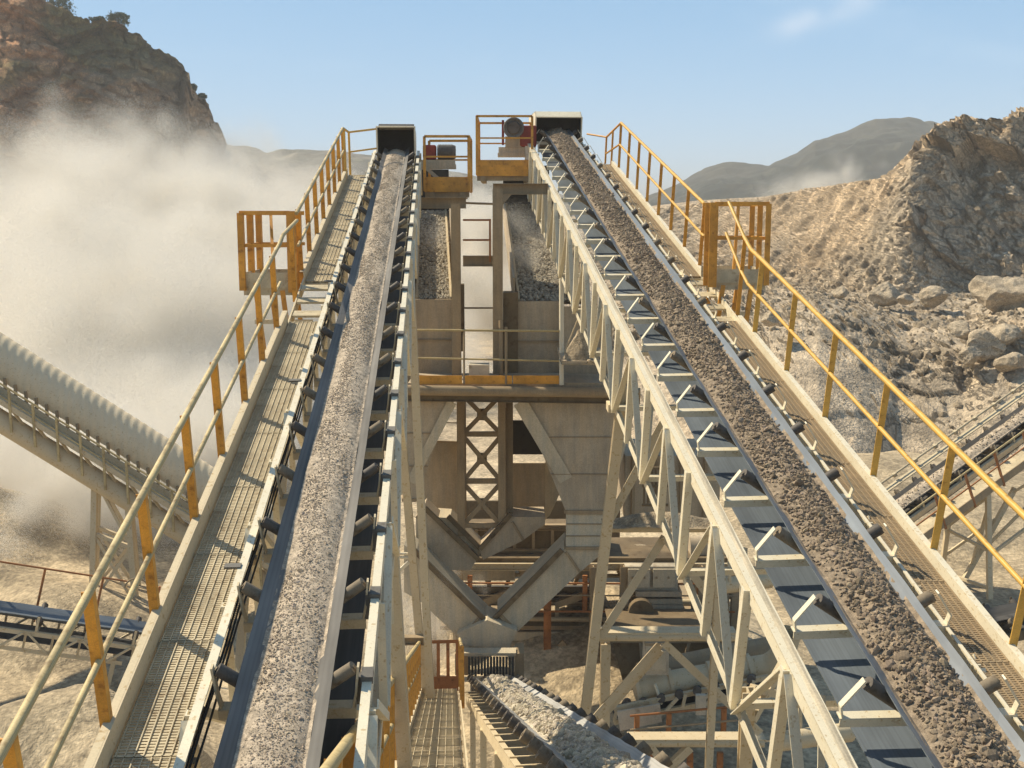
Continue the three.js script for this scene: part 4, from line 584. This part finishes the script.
{ const o = thing('feed_spout', at(490, 650, 23.7), 'pale spout and rubber curtain dropping stone on the lower conveyor', 'spout'); const a = at(459, 622, 23.7), b = at(517, 622, 23.7), c = at(463, 646, 23.7), d = at(508, 646, 23.7);
  part('spout', poly([[457, 634], [487, 620], [517, 631], [509, 648], [463, 646]], 24.18, 0.9), M.plateLight, o); part('lip', slab(456, 653, 516, 656, 23.6, 0.3), M.plateLight, o); for (let i = 0; i < 15; i++) part('curtain_strip', slab(468 + i * 3.1, 656, 470.6 + i * 3.1, 675 + (i % 3), 23.5 + 0.02 * (i % 2), 0.012), M.rubber, o); part('side_plate', slab(455, 653, 468, 676, 23.7, 0.5), M.brown, o); part('side_plate', slab(515, 653, 524, 678, 23.7, 0.6), M.brown, o); }

// the lower conveyor that carries the pale stone away, rising towards the viewpoint
const FC = basis([-0.0871, -0.3462, -0.9341], [0.7116, -5.3532, -10.8652]);
const CC = { sit: 0.12, tone: [0.72, 0.5], W: 0.8, s0: -7, s1: 13.6, l0: -6.9, l1: 13.2, pitch: 0.82, i0: -6.6, i1: 13.2, returnV: -0.5, bar: 0.62, barV: -0.32, rollR: 0.075, beltMat: mat('white_dusted_belt', [0.62, 0.6, 0.55], 0.8, M.beltLight.map), returnMat: M.belt, frameMat: M.creamDull, plain: true, heapW: 0.25, truss: { u: 0.62, w: 0.08, v: -0.34, h: 0.18, depth: 0, m: 0.06, mat: M.creamDull } };
const lower = beltConveyor(framed('belt_conveyor', FC, 'lower belt conveyor carrying pale broken stone out from under the spout', 'conveyor'), CC);
mesh('tail_drum', tube(V(-0.46, -0.4, -13.4), V(0.46, -0.4, -13.4), 0.26, 20), M.roller, lower);
load('crushed_stone_on_belt', FC, CC, 'pale broken stone on the lower conveyor below the spout', M.stonePale, 5, 9000, 0.036, 1, 0.07);
for (let s = -6; s < 13; s += 3.2) for (const u of [-0.6, 0.6]) { const p = place(FC, s, u, -0.5); part('leg', beam(p, V(p.x, 0, p.z), 0.1, 0.1, V(0, 0, 1)), M.creamDull, lower).name = 'leg'; const l = lower.children[lower.children.length - 1]; l.geometry.translate(lower.position.x, lower.position.y, lower.position.z); lower.updateMatrix(); l.geometry.applyMatrix4(lower.matrix.clone().invert()); }
const panelC = panelGeo(0.7, 1.2, 8, 0.1);
const FW = basis([-0.05427541, -0.33326017, -0.9412714], [-0.51196429, -5.95632292, -11.4393405]);
const wc = walkway(framed('conveyor_walkway', FW, 'dusty grating walkway with close yellow posts left of the lower conveyor', 'walkway', 'walkways along the main conveyors'), { side: -1, s0: -7, s1: 10.5, uc: -0.36, hw: 0.36, v: 0, edge: -0.72, top: 1.0, posts: seq(-6.6, 11.6, 0.95), r0: -7.5, r1: 11.4, rr: 0.036, pw: 0.09, panel: panelC, kh: 0.14, kick: M.creamDull, postMat: M.yellow, railMat: M.railPale });
mesh('inner_kick_plate', box(0.02, 0.12, 17.5, 0.02, 0.03, -1.75), M.creamDull, wc);
for (const s of [7.4, 8.9, 10.4]) mesh('inner_post', angle(L(s, 0.05, -0.05), L(s, 0.05, 1.0), 0.08, V(0, 0, 1)), M.yellow, wc);
mesh('inner_rail', tube(L(7.4, 0.05, 1.0), L(11.3, 0.05, 1.0), 0.03), M.railPale, wc); mesh('inner_rail', tube(L(7.4, 0.05, 0.55), L(11.3, 0.05, 0.55), 0.024), M.railPale, wc);
for (const v of [0.1, 0.95]) mesh('end_gate_rail', beam(L(11.2, -0.7, v), L(11.2, 0.04, v), 0.03, v < 0.5 ? 0.3 : 0.07, V(0, 1, 0)), M.rust, wc); for (const u of [-0.6, -0.4, -0.2, 0]) mesh('end_gate_bar', beam(L(11.2, u, 0), L(11.2, u, 0.95), 0.07, 0.02, V(0, 0, 1)), M.rust, wc);

// trestles under the main conveyors
{ const d = 17.6, o = thing('trestle', ground(at(590, 710, 19)), 'tall cream pipe and angle trestle carrying the coarse stone conveyor', 'trestle', 'trestles under the conveyors'), T = at(621, 408, 17.0), B = at(583, 735, 18.6), B0 = T.clone().lerp(B, 1.5); B0.y = 0;
  part('leg', ibeam(B0, T, 0.16, 0.15, V(0, 0, 1), 0.03), M.creamDull, o); part('cap', [box(0.42, 0.12, 0.4, T.x, T.y + 0.02, T.z), box(0.16, 0.25, 0.2, T.x, T.y + 0.2, T.z)], M.creamDull, o); part('leg', column(604, 760, 636, 18.9, 0.16), M.creamDull, o);
  const hb = (x0, y0, x1, y1, dd, r = 0.07) => part('beam', [tube(at(x0, y0, dd), at(x1, y1, dd), r, 10), beam(at(x0, y0 - 6, dd + 0.1), at(x1, y1 - 6, dd + 0.1), 0.3, 0.05)], M.creamDull, o);
  hb(597, 637, 735, 637, 18.4); hb(606, 528, 722, 528, 17.9); hb(628, 743, 764, 743, 18.9);
  const br = (x0, y0, x1, y1, dd, w = 0.13) => part('brace', angle(at(x0, y0, dd), at(x1, y1, dd), w, V(0, 0, 1), 0.02), M.creamDull, o);
  br(610, 518, 664, 420, 17.6); br(600, 636, 664, 536, 18.2); br(592, 720, 659, 644, 18.7); br(594, 726, 661, 650, 18.9, 0.1); br(664, 642, 760, 732, 18.5); br(664, 536, 712, 600, 18.1); br(650, 745, 668, 768, 18.9); br(690, 747, 668, 768, 18.9);
  const q = thing('trestle', ground(at(757, 800, 12.2)), 'slender cream post under the coarse stone conveyor near the bottom of the lattice girder', 'trestle', 'trestles under the conveyors'), p = at(748, 690, 12.0); part('leg', ibeam(V(p.x + 0.1, 0, p.z - 0.8), p, 0.14, 0.14, V(0, 0, 1), 0.02), M.creamDull, q); part('strut', angle(at(752, 720, 12.1), at(790, 650, 12.5), 0.08), M.creamDull, q); part('leg', ibeam(at(722, 520, 17.5), ground(at(712, 520, 18)), 0.12, 0.12, V(0, 0, 1), 0.02), M.creamDull, q); part('strut', beam(at(752, 688, 12.1), at(820, 705, 12.8), 0.08, 0.08), M.creamDull, q);
  heap('dust_heap', at(665, 523, 17.9), 1.0, 0.2, 0.3, 'long low ridge of dust lying on the trestle beam', 12);
  const l = thing('trestle', ground(at(423, 700, 22)), 'dusty brown leaning legs below the fine stone conveyor', 'trestle', 'trestles under the conveyors'), a = at(398, 392, 21), b = at(424, 700, 22.2), b0 = a.clone().lerp(b, 1.35); b0.y = 0; part('leg', ibeam(b0, a, 0.15, 0.14, V(0, 0, 1), 0.03), M.creamDull, l); part('strut', tube(at(390, 557, 21.6), at(414, 558, 21.6), 0.03), M.cream, l); part('strut', tube(at(390, 553, 21.6), at(414, 554, 21.6), 0.03), M.cream, l); part('brace', angle(at(391, 578, 21.6), at(409, 562, 21.6), 0.06), M.cream, l); part('brace', angle(at(372, 640, 21), at(410, 690, 21.8), 0.1), M.creamDull, l); part('beam', level(380, 424, 640, 21.8, 0.16, 0.16), M.brown, l);
  const k = thing('trestle', ground(place(FL, 4, 0, -1)), 'plain cream legs standing directly under the belt of the fine stone conveyor', 'trestle', 'trestles under the conveyors'); for (const s of [0, 5, 14]) for (const u of [-0.45, 0.45]) { const p2 = place(FL, s, u, -1.2); part('leg', beam(V(p2.x + u * 0.8, 0, p2.z), p2, 0.14, 0.14, V(0, 0, 1)), M.creamDull, k); }
}
// ------------------------------------------------------------------ the crushing floor behind and below
{ const o = thing('plant_floor', ground(at(600, 620, 29)), 'long dusty platform of the crushing plant behind the inclined chutes', 'platform'), d = 27.5;
  part('deck', slab(430, 558, 735, 563, d, 1.8), M.brownDark, o); part('edge_beam', level(430, 735, 566, d, 0.2, 0.18), M.creamDull, o); part('lower_deck', slab(440, 626, 735, 630, d + 0.6, 4), M.brown, o); part('edge_beam', slab(508, 632, 592, 641, d + 0.6, 0.2), M.plateLight, o);
  for (const x of [433, 460, 547, 592, 622, 699, 732]) part('column', column(x, 690, 560, d + 0.2, 0.18), x === 547 ? M.rust : M.brown, o);
  for (const [x, y0, y1] of [[546, 601, 642], [623, 588, 630], [699, 584, 628], [470, 575, 610], [585, 575, 612]]) part('rail_post', slab(x - 2.4, y0, x + 2.4, y1, d - 0.2, 0.08), M.rust, o);
  for (const y of [583, 611]) part('guard_rail', tube(at(438, y, d - 0.25), at(735, y + 1, d - 0.25), 0.026), M.rust, o); part('guard_rail', tube(at(438, 595, d - 0.25), at(735, 596, d - 0.25), 0.02), M.brown, o);
  for (const [x0, y0, x1, y1] of [[560, 642, 590, 675], [555, 605, 600, 590], [470, 608, 515, 590], [640, 700, 700, 640]]) part('brace', beam(at(x0, y0, d), at(x1, y1, d), 0.16, 0.1, V(0, 0, 1)), M.brown, o);
  for (const y of [648, 660]) part('lower_rail', tube(at(520, y, d + 2), at(572, y, d + 2), 0.035), M.creamDull, o); for (const x of [522, 533, 560, 570]) part('lower_post', tube(at(x, 644, d + 2), at(x, 690, d + 2), 0.035), M.creamDull, o);
  for (let i = 0; i < 9; i++) { const x = 446 + i * 34; part('cross_tie', beam(at(x, 566, d + 2.2), at(x + (i % 2 ? 30 : -24), 626, d + 2.2), 0.1, 0.08, V(0, 0, 1)), M.brown, o); part('upright', beam(at(x + 9, 562, d + 1.2), at(x + 9, 640, d + 1.2), 0.1, 0.1, V(0, 0, 1)), i % 3 ? M.brown : M.creamDull, o); }
  for (const [y, r, z] of [[574, 0.05, 1], [600, 0.09, 1.6], [618, 0.06, 0.6], [646, 0.07, 2.4]]) part('service_pipe', tube(at(440, y, d + z), at(732, y + 3, d + z), r, 10), M.creamDull, o);
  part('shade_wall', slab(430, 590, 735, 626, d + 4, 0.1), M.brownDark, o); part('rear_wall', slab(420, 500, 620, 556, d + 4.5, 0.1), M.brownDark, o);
  heap('dust_heap', at(640, 557, 28.6), 2.2, 0.35, 0.8, 'broad heap of dust on the plant platform behind the trestle', 15);
}
function machine(name, label, cat2, build, p) { const o = thing(name, p, label, cat2); build(o); return o; }
machine('crusher', 'pale boxy crusher housing on the plant platform behind the trestle brace', 'crusher', (o) => {
  part('housing', [slab(625, 566, 678, 591, 27.2, 1.6)], M.white, o); part('panel', [slab(628, 569, 650, 588, 27.1, 0.06), slab(653, 569, 675, 588, 27.1, 0.06)], M.plateLight, o);
  for (let i = 0; i < 4; i++) part('plate_spring', slab(636 - i, 592 + i * 7, 682 + i * 0.5, 597 + i * 7, 27.1 + 0.1 * (i % 2), 1.4), M.plate, o); part('base', slab(640, 620, 690, 630, 27.2, 1.5), M.brown, o); part('flywheel', new THREE.CylinderGeometry(0.3, 0.3, 0.2, 24).rotateX(Math.PI / 2).translate(at(641, 611, 26.8).x, at(641, 611, 26.8).y, at(641, 611, 26.8).z), M.brownDark, o); part('bolt_row', [0, 1, 2, 3].map((i) => slab(632 + i * 12, 577, 633.6 + i * 12, 579, 27.05, 0.03)), M.brown, o);
}, at(652, 628, 27.2));
machine('feed_conveyor', 'dark roller conveyor running across behind the inclined chutes', 'conveyor', (o) => { part('frame', [level(440, 600, 590, 28.5, 0.1, 0.14), level(440, 600, 603, 28.6, 0.1, 0.1)], M.brown, o); for (let i = 0; i < 12; i++) part('roller', tube(at(446 + i * 13, 596, 28.3), at(446 + i * 13, 594, 29.3), 0.11, 10), M.roller, o); part('cover', slab(436, 568, 515, 581, 28.4, 0.8), M.plateLight, o); part('cover', slab(519, 570, 600, 579, 28.4, 0.8), M.plate, o); part('belt', slab(440, 598, 600, 600, 28.3, 1), M.belt, o); }, at(520, 603, 28.5));
machine('vibrating_feeder', 'long dark feeder trough with ribbed side on the plant platform behind the chutes', 'feeder', (o) => {
  part('trough', slab(448, 528, 602, 552, 28, 0.9), M.brownDark, o); part('side_beam', level(446, 604, 527, 27.95, 0.16, 0.14), M.brown, o); part('side_beam', level(446, 604, 552, 27.95, 0.16, 0.14), M.brown, o); for (let i = 0; i < 8; i++) part('rib', slab(456 + i * 19, 529, 459 + i * 19, 551, 27.92, 0.08), M.brown, o); for (const x of [470, 530, 588]) part('spring', tube(at(x, 553, 27.9), at(x, 560, 27.9), 0.1, 12), M.roller, o);
}, at(525, 560, 28));
machine('motor_box', 'small brown motor box on the platform behind the trestle leg', 'motor', (o) => { part('body', new THREE.CylinderGeometry(0.3, 0.3, 0.8, 20).rotateZ(Math.PI / 2).translate(at(705, 548, 28).x, at(705, 548, 28).y, at(705, 548, 28).z), M.plate, o); part('foot', slab(694, 554, 716, 559, 27.8, 0.5), M.brown, o); part('hood', slab(716, 541, 721, 556, 27.8, 0.5), M.brown, o); }, at(705, 558, 28));
machine('pipe', 'big dusty pipe sloping up to the right below the plant platform', 'pipe', (o) => { part('barrel', tube(at(636, 690, 23), at(752, 668, 23.5), 0.26, 20), M.creamDull, o); const c = new THREE.CatmullRomCurve3([at(750, 668, 23.5), at(770, 664, 23.4), at(783, 652, 23.2), at(790, 632, 23)]); part('elbow', new THREE.TubeGeometry(c, 16, 0.24, 14), M.creamDull, o); for (const t of [0.02, 0.3, 0.64, 0.98]) { const a = at(636, 690, 23).lerp(at(752, 668, 23.5), t); part('flange', tube(a.clone().add(V(-0.04, -0.008, 0)), a.clone().add(V(0.04, 0.008, 0)), 0.31, 20), M.creamDull, o); } part('strap', beam(at(655, 684, 22.7), at(662, 704, 22.7), 0.08, 0.03), M.cream, o); part('strap', beam(at(712, 672, 22.7), at(718, 694, 22.7), 0.08, 0.03), M.cream, o); part('upper_pipe', tube(at(640, 676, 24.2), at(790, 646, 24.8), 0.3, 16), M.brown, o); }, at(690, 700, 23.2));
machine('pipe', 'dusty horizontal pipe passing under the lattice girder on the right', 'pipe', (o) => { part('barrel', tube(at(705, 588, 21), at(770, 580, 21.3), 0.15, 14), M.creamDull, o); part('barrel', tube(at(775, 742, 15), at(850, 732, 15.4), 0.13, 14), M.creamDull, o); part('hanger', beam(at(730, 586, 21), at(729, 560, 21), 0.05, 0.05), M.creamDull, o); part('hanger', beam(at(800, 739, 15.2), at(800, 700, 15.2), 0.05, 0.05), M.creamDull, o); }, at(740, 590, 21));
machine('transfer_box', 'upright pale box beneath the trestle beam', 'box', (o) => { part('body', slab(646, 645, 669, 676, 22.5, 0.6), M.white, o); part('door', slab(649, 650, 666, 672, 22.44, 0.03), M.plateLight, o); part('frame', slab(645, 643, 670, 646, 22.42, 0.7), M.brown, o); }, at(657, 676, 22.5));
machine('recycle_conveyor', 'cluttered sloping conveyor frame low among the trestle legs', 'conveyor', (o) => { const a = [at(614, 722, 22.5), at(768, 690, 23)], up = V(0, 0, 1); for (const [dy, dz] of [[0, 0], [-13, 0], [0, -1], [-13, -1]]) part('rail', beam(at(614, 722 + dy, 22.5 - dz), at(768, 690 + dy, 23 - dz), 0.08, 0.1), M.creamDull, o); for (let i = 0; i < 10; i++) { const t = i / 9, x = 614 + 154 * t, y = 722 - 32 * t; part('web', beam(at(x, y, 22.5), at(x + (i % 2 ? 12 : 3), y - 13, 22.5), 0.06, 0.05, up), M.creamDull, o); } part('side_panel', plate([at(617, 712, 22.3), at(660, 704, 22.3), at(662, 722, 22.3), at(620, 731, 22.3)], V(0, 0, -0.05)), M.white, o); part('belt', beam(at(614, 714, 23), at(768, 682, 23.5), 0.7, 0.03), M.belt, o); for (let i = 0; i < 8; i++) part('roller', tube(at(625 + i * 18, 706 - i * 3.7, 22.6), at(627 + i * 18, 702 - i * 3.7, 23.6), 0.09, 10), M.roller, o); part('upright', slab(696, 695, 706, 716, 22.2, 0.1), M.white, o); }, at(690, 735, 22.6));
machine('guard_fence', 'low fence with orange posts along the sloping conveyor frame', 'fence', (o) => { for (const x of [637, 669, 724, 746]) part('post', slab(x - 2.5, 716 - (x - 637) * 0.09, x + 2.5, 742 - (x - 637) * 0.07, 21.9, 0.08), M.rust, o); part('rail', tube(at(630, 716, 21.9), at(760, 704, 21.9), 0.025), M.rust, o); part('rail', tube(at(630, 730, 21.9), at(760, 718, 21.9), 0.022), M.brown, o); for (const x of [650, 690, 720]) part('post', slab(x - 3, 752, x + 3, 790, 21.8, 0.08), M.rust, o); }, at(690, 745, 21.9));
machine('ladder_guard', 'small dark barred guard behind the trestle leg', 'guard', (o) => { for (let i = 0; i < 6; i++) part('bar', tube(at(644 + i * 4, 506, 20), at(644 + i * 4, 468, 20), 0.022), M.brownDark, o); for (const y of [468, 486, 505]) part('rail', tube(at(642, y, 20), at(668, y, 20), 0.026), M.brownDark, o); }, at(655, 508, 20));
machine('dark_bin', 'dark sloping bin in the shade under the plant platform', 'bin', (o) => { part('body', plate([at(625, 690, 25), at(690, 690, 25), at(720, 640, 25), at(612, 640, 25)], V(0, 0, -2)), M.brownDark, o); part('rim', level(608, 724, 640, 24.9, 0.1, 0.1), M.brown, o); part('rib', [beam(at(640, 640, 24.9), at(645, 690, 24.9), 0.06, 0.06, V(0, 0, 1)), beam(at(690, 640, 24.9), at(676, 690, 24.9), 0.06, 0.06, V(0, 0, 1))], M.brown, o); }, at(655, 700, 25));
machine('ore_bin', 'tall dusty bin wall glimpsed behind the lattice girder', 'bin', (o) => { part('wall', slab(625, 455, 720, 520, 25.5, 2), M.plate, o); part('rib', [0, 1, 2, 3].map((i) => slab(632 + i * 24, 455, 635 + i * 24, 520, 25.4, 0.1)), M.brown, o); }, at(670, 520, 25.5));

// ------------------------------------------------------------------ conveyors beyond, left and right
{ const A = at(-240, 211, 30.3), B = at(325, 565, 34.05), D = B.clone().sub(A).normalize(), S = V(-D.z, 0, D.x).normalize().negate(), N = V(0, 1, 0), o = thing('covered_conveyor', ground(at(110, 590, 33)), 'conveyor under a corrugated half-round cover descending through the dust', 'conveyor'), len = A.distanceTo(B);
  const R1 = 0.84, nr = 620, na = 20, pos = [], P = (i, j, t) => { const s = len * i / nr, th = -0.35 + (Math.PI + 0.7) * j / na, r = R1 - t + 0.0075 * Math.cos(s / 0.26 * 6.2832); return A.clone().addScaledVector(D, s).addScaledVector(S, Math.cos(th) * r).addScaledVector(N, Math.sin(th) * r).toArray(); };
  for (let i = 0; i < nr; i++) for (let j = 0; j < na; j++) for (const t of [0]) { const a = P(i, j, t), b = P(i + 1, j, t), c = P(i + 1, j + 1, t), e = P(i, j + 1, t); pos.push(...a, ...b, ...c, ...a, ...c, ...e); }
  const g = new THREE.BufferGeometry(); g.setAttribute('position', new THREE.Float32BufferAttribute(pos, 3)); const mg = mergeVertices(g, 1e-4); mg.computeVertexNormals(); part('corrugated_cover', mg, mat('galvanised_cover', [0.84, 0.7, 0.48], 0.95, M.cream.map, { side: THREE.DoubleSide }), o);
  const along = (u, v, w, h, m, nm) => part(nm, beam(A.clone().addScaledVector(S, u).addScaledVector(N, v), B.clone().addScaledVector(S, u).addScaledVector(N, v), w, h), m, o), near = S.z > 0 ? 1 : -1;
  along(near * 0.9, -0.55, 0.1, 0.2, M.creamDull, 'frame_beam'); along(near * 1.55, -0.62, 0.12, 0.14, M.creamDull, 'frame_beam'); along(near * 1.2, -0.62, 0.7, 0.03, M.galv, 'footway'); part('lower_pipe', tube(A.clone().addScaledVector(S, near * 1.25).addScaledVector(N, -1.3), B.clone().addScaledVector(S, near * 1.25).addScaledVector(N, -1.3), 0.3, 16), M.creamDull, o);
  along(near * 1.6, -0.1, 0.045, 0.045, M.railPale, 'top_rail'); along(near * 1.6, -0.45, 0.03, 0.03, M.railPale, 'mid_rail'); for (let i = 1; i < 25; i++) { const p = A.clone().lerp(B, i / 25).addScaledVector(S, near * 1.62); part('rail_post', beam(p.clone().addScaledVector(N, -1.3), p.clone().addScaledVector(N, -0.1), 0.06, 0.05, V(0, 0, 1)), M.railPale, o); part('bracket', beam(p.clone().addScaledVector(N, -0.6), p.clone().addScaledVector(N, -1.25).addScaledVector(S, -near * 0.5).addScaledVector(D, 0.5), 0.07, 0.06), M.creamDull, o); }
  for (let i = 0; i < 56; i++) { const p = A.clone().lerp(B, (i + 0.5) / 56).addScaledVector(S, near * 0.86); part('idler', beam(p.clone().addScaledVector(N, -0.5), p.clone().addScaledVector(N, -0.12), 0.1, 0.06), M.brown, o); }
  const t = thing('trestle', ground(at(112, 590, 33)), 'pale four-legged trestle holding the corrugated covered conveyor', 'trestle', 'trestles under the conveyors'); const tl = [at(95, 478, 31.6), at(128, 500, 31.6), at(98, 478, 33), at(130, 500, 33)], bl = [at(91, 603, 31.8), at(136, 603, 31.8), at(94, 600, 33.2), at(139, 600, 33.2)].map((p) => V(p.x, -0.2, p.z)); for (let i = 0; i < 4; i++) part('leg', beam(bl[i], tl[i], 0.16, 0.16, V(0, 0, 1)), M.creamDull, t); for (const [i, j] of [[0, 1], [2, 3]]) { for (const k of [0.15, 0.62]) part('strut', beam(bl[i].clone().lerp(tl[i], k), bl[j].clone().lerp(tl[j], k), 0.1, 0.1), M.creamDull, t); part('brace', beam(bl[i].clone().lerp(tl[i], 0.15), bl[j].clone().lerp(tl[j], 0.62), 0.08, 0.07, V(0, 0, 1)), M.creamDull, t); part('brace', beam(bl[j].clone().lerp(tl[j], 0.62), tl[i], 0.08, 0.07, V(0, 0, 1)), M.creamDull, t); part('brace', beam(bl[j].clone().lerp(tl[j], 0.15), bl[i].clone().lerp(tl[i], 0.62), 0.08, 0.07, V(0, 0, 1)), M.creamDull, t); } }
{ const A = at(-240, 571.3, 24.7), B = at(152, 628, 27), f = basis(B.clone().sub(A).toArray(), [A.x, A.y - H, A.z]), len = A.distanceTo(B), o = framed('belt_conveyor', f, 'low bare belt conveyor with blue grey belt over the sand heaps', 'conveyor');
  beltConveyor(o, { W: 0.75, s0: 0, s1: len, pitch: 1.1, i0: 0.4, i1: len, returnV: -0.55, bar: 0.55, barV: -0.28, rollR: 0.07, beltMat: M.beltBlue, returnMat: M.belt, frameMat: M.creamDull, truss: { u: 0.55, w: 0.08, v: -0.3, h: 0.1, depth: 0.5, n0: 0.3, bay: 0.6, m: 0.05, mat: M.creamDull } });
  mesh('hand_rail', [tube(L(0, -0.9, 0.75), L(len - 0.8, -0.9, 0.75), 0.025), ...seq(0.3, len, 1.35).map((s) => tube(L(s, -0.9, -0.6), L(s, -0.9, 0.75), 0.03))], M.rust, o); mesh('head_drum', tube(L(len, -0.4, -0.2), L(len, 0.4, -0.2), 0.22, 18), M.roller, o); mesh('head_scraper', [plate([L(len - 0.1, -0.45, 0.1), L(len - 0.1, 0.45, 0.1), L(len + 0.35, 0.45, -0.5), L(len + 0.35, -0.45, -0.5)], V(0.02, 0.02, 0))], M.white, o); mesh('rail_hoop', new THREE.TorusGeometry(0.28, 0.022, 8, 20, Math.PI).translate(0, 0.2, 0).rotateY(Math.PI / 2).translate(-0.85, 0.4, -(len - 0.55)), M.brown, o); for (const s of [0.8, len - 0.7]) mesh('leg', [beam(L(s, -0.5, -0.8), L(s, -0.5, -2.2), 0.1, 0.1, V(0, 0, 1)), beam(L(s, 0.5, -0.8), L(s, 0.5, -2.2), 0.1, 0.1, V(0, 0, 1))], M.creamDull, o); }
{ const A = at(803, 570, 32.9), B = at(1250, 252, 39.3), f = basis(B.clone().sub(A).toArray(), [A.x, A.y - H, A.z]), len = A.distanceTo(B), c = { sit: 0.12, tone: [0.7, 0.5], W: 0.8, s0: 0, s1: len, l0: 0, l1: len, pitch: 0.8, i0: 0.3, i1: len, returnV: -0.5, bar: 0.58, barV: -0.28, rollR: 0.08, beltMat: M.belt, returnMat: M.belt, frameMat: M.galv, heapW: 0.24, truss: { u: 0.6, w: 0.1, v: -0.3, h: 0.16, depth: 0.0, m: 0.06, mat: M.creamDull } }, o = framed('belt_conveyor', f, 'distant conveyor with dark idlers rising to the right edge behind the yellow handrail', 'conveyor'); beltConveyor(o, c);
  load('crushed_stone_on_belt', f, c, 'grey stone on the distant conveyor behind the yellow handrail', M.stoneFine, 6, 1500, 0.04, 0, 0.05);
  const wk = framed('conveyor_walkway', f, 'rusty railed walkway along the near side of the distant right conveyor', 'walkway', 'walkways along the main conveyors'); mesh('deck', box(0.7, 0.04, len, 1.05, -0.55, -len / 2), M.galv, wk); mesh('kick_plate', box(0.03, 0.25, len, 1.42, -0.5, -len / 2), M.brown, wk); mesh('top_rail', tube(L(0, 1.42, 0.5), L(len, 1.42, 0.5), 0.03), M.railPale, wk); mesh('mid_rail', tube(L(0, 1.42, 0), L(len, 1.42, 0), 0.024), M.rust, wk); for (const s of seq(0.4, len, 1.25)) mesh('post', beam(L(s, 1.42, -0.7), L(s, 1.42, 0.5), 0.06, 0.06, V(0, 0, 1)), M.rust, wk);
  mesh('far_rail', [tube(L(0, -0.85, 0.32), L(len, -0.85, 0.32), 0.035), ...seq(0.2, len, 0.9).map((s) => box(0.12, 0.12, 0.12, -0.85, 0.3, -s))], M.galv, o); mesh('far_plate', beam(L(0, -0.72, 0.1), L(len, -0.72, 0.1), 0.25, 0.03), M.galv, o);
  const t = thing('trestle', ground(at(985, 592, 34)), 'pale pipe trestle on the bare yard under the distant right conveyor', 'trestle', 'trestles under the conveyors'); const g = (x, y, d) => { const p = at(x, y, d); return p; }; const foot = [[990, 596, 33.3], [942, 560, 35.3], [962, 576, 34.6], [1030, 600, 33.4]].map(([x, y, d]) => ground(g(x, y, d))), head = [[988, 492, 33.8], [948, 524, 34.6], [1015, 488, 34.6], [1040, 470, 34]].map((q) => g(...q)); foot.forEach((p, i) => part('leg', beam(p, head[i], 0.14, 0.14, V(0, 0, 1)), M.creamDull, t)); for (const [i, j, a, b] of [[0, 1, 0.1, 0.1], [0, 2, 0.85, 0.2], [1, 0, 0.9, 0.45], [2, 3, 0.3, 0.8], [0, 3, 0.4, 0.6], [1, 2, 0.4, 0.7], [0, 1, 0.95, 0.95], [2, 3, 0.95, 0.95]]) part('brace', beam(foot[i].clone().lerp(head[i], a), foot[j].clone().lerp(head[j], b), 0.1, 0.08), M.creamDull, t); }
{ const A = at(960, 622, 25), B = at(1320, 541, 27.3), f = basis(B.clone().sub(A).toArray(), [A.x, A.y - H, A.z]), len = A.distanceTo(B), o = framed('belt_conveyor', f, 'dark low conveyor end at the right edge below the yellow handrail', 'conveyor'); beltConveyor(o, { W: 0.7, s0: 0, s1: len, pitch: 0.7, i0: 0.3, i1: len, returnV: -0.5, bar: 0.5, barV: -0.28, rollR: 0.09, beltMat: M.belt, returnMat: M.belt, frameMat: M.brownDark, truss: { u: 0.5, w: 0.08, v: -0.3, h: 0.2, depth: 0, m: 0.06, mat: M.brownDark } }); for (const s of [0.5, len - 0.5]) mesh('leg', beam(L(s, 0.45, -0.4), L(s, 0.45, -1.6), 0.1, 0.1, V(0, 0, 1)), M.brownDark, o); }
renderer.render(scene, camera);
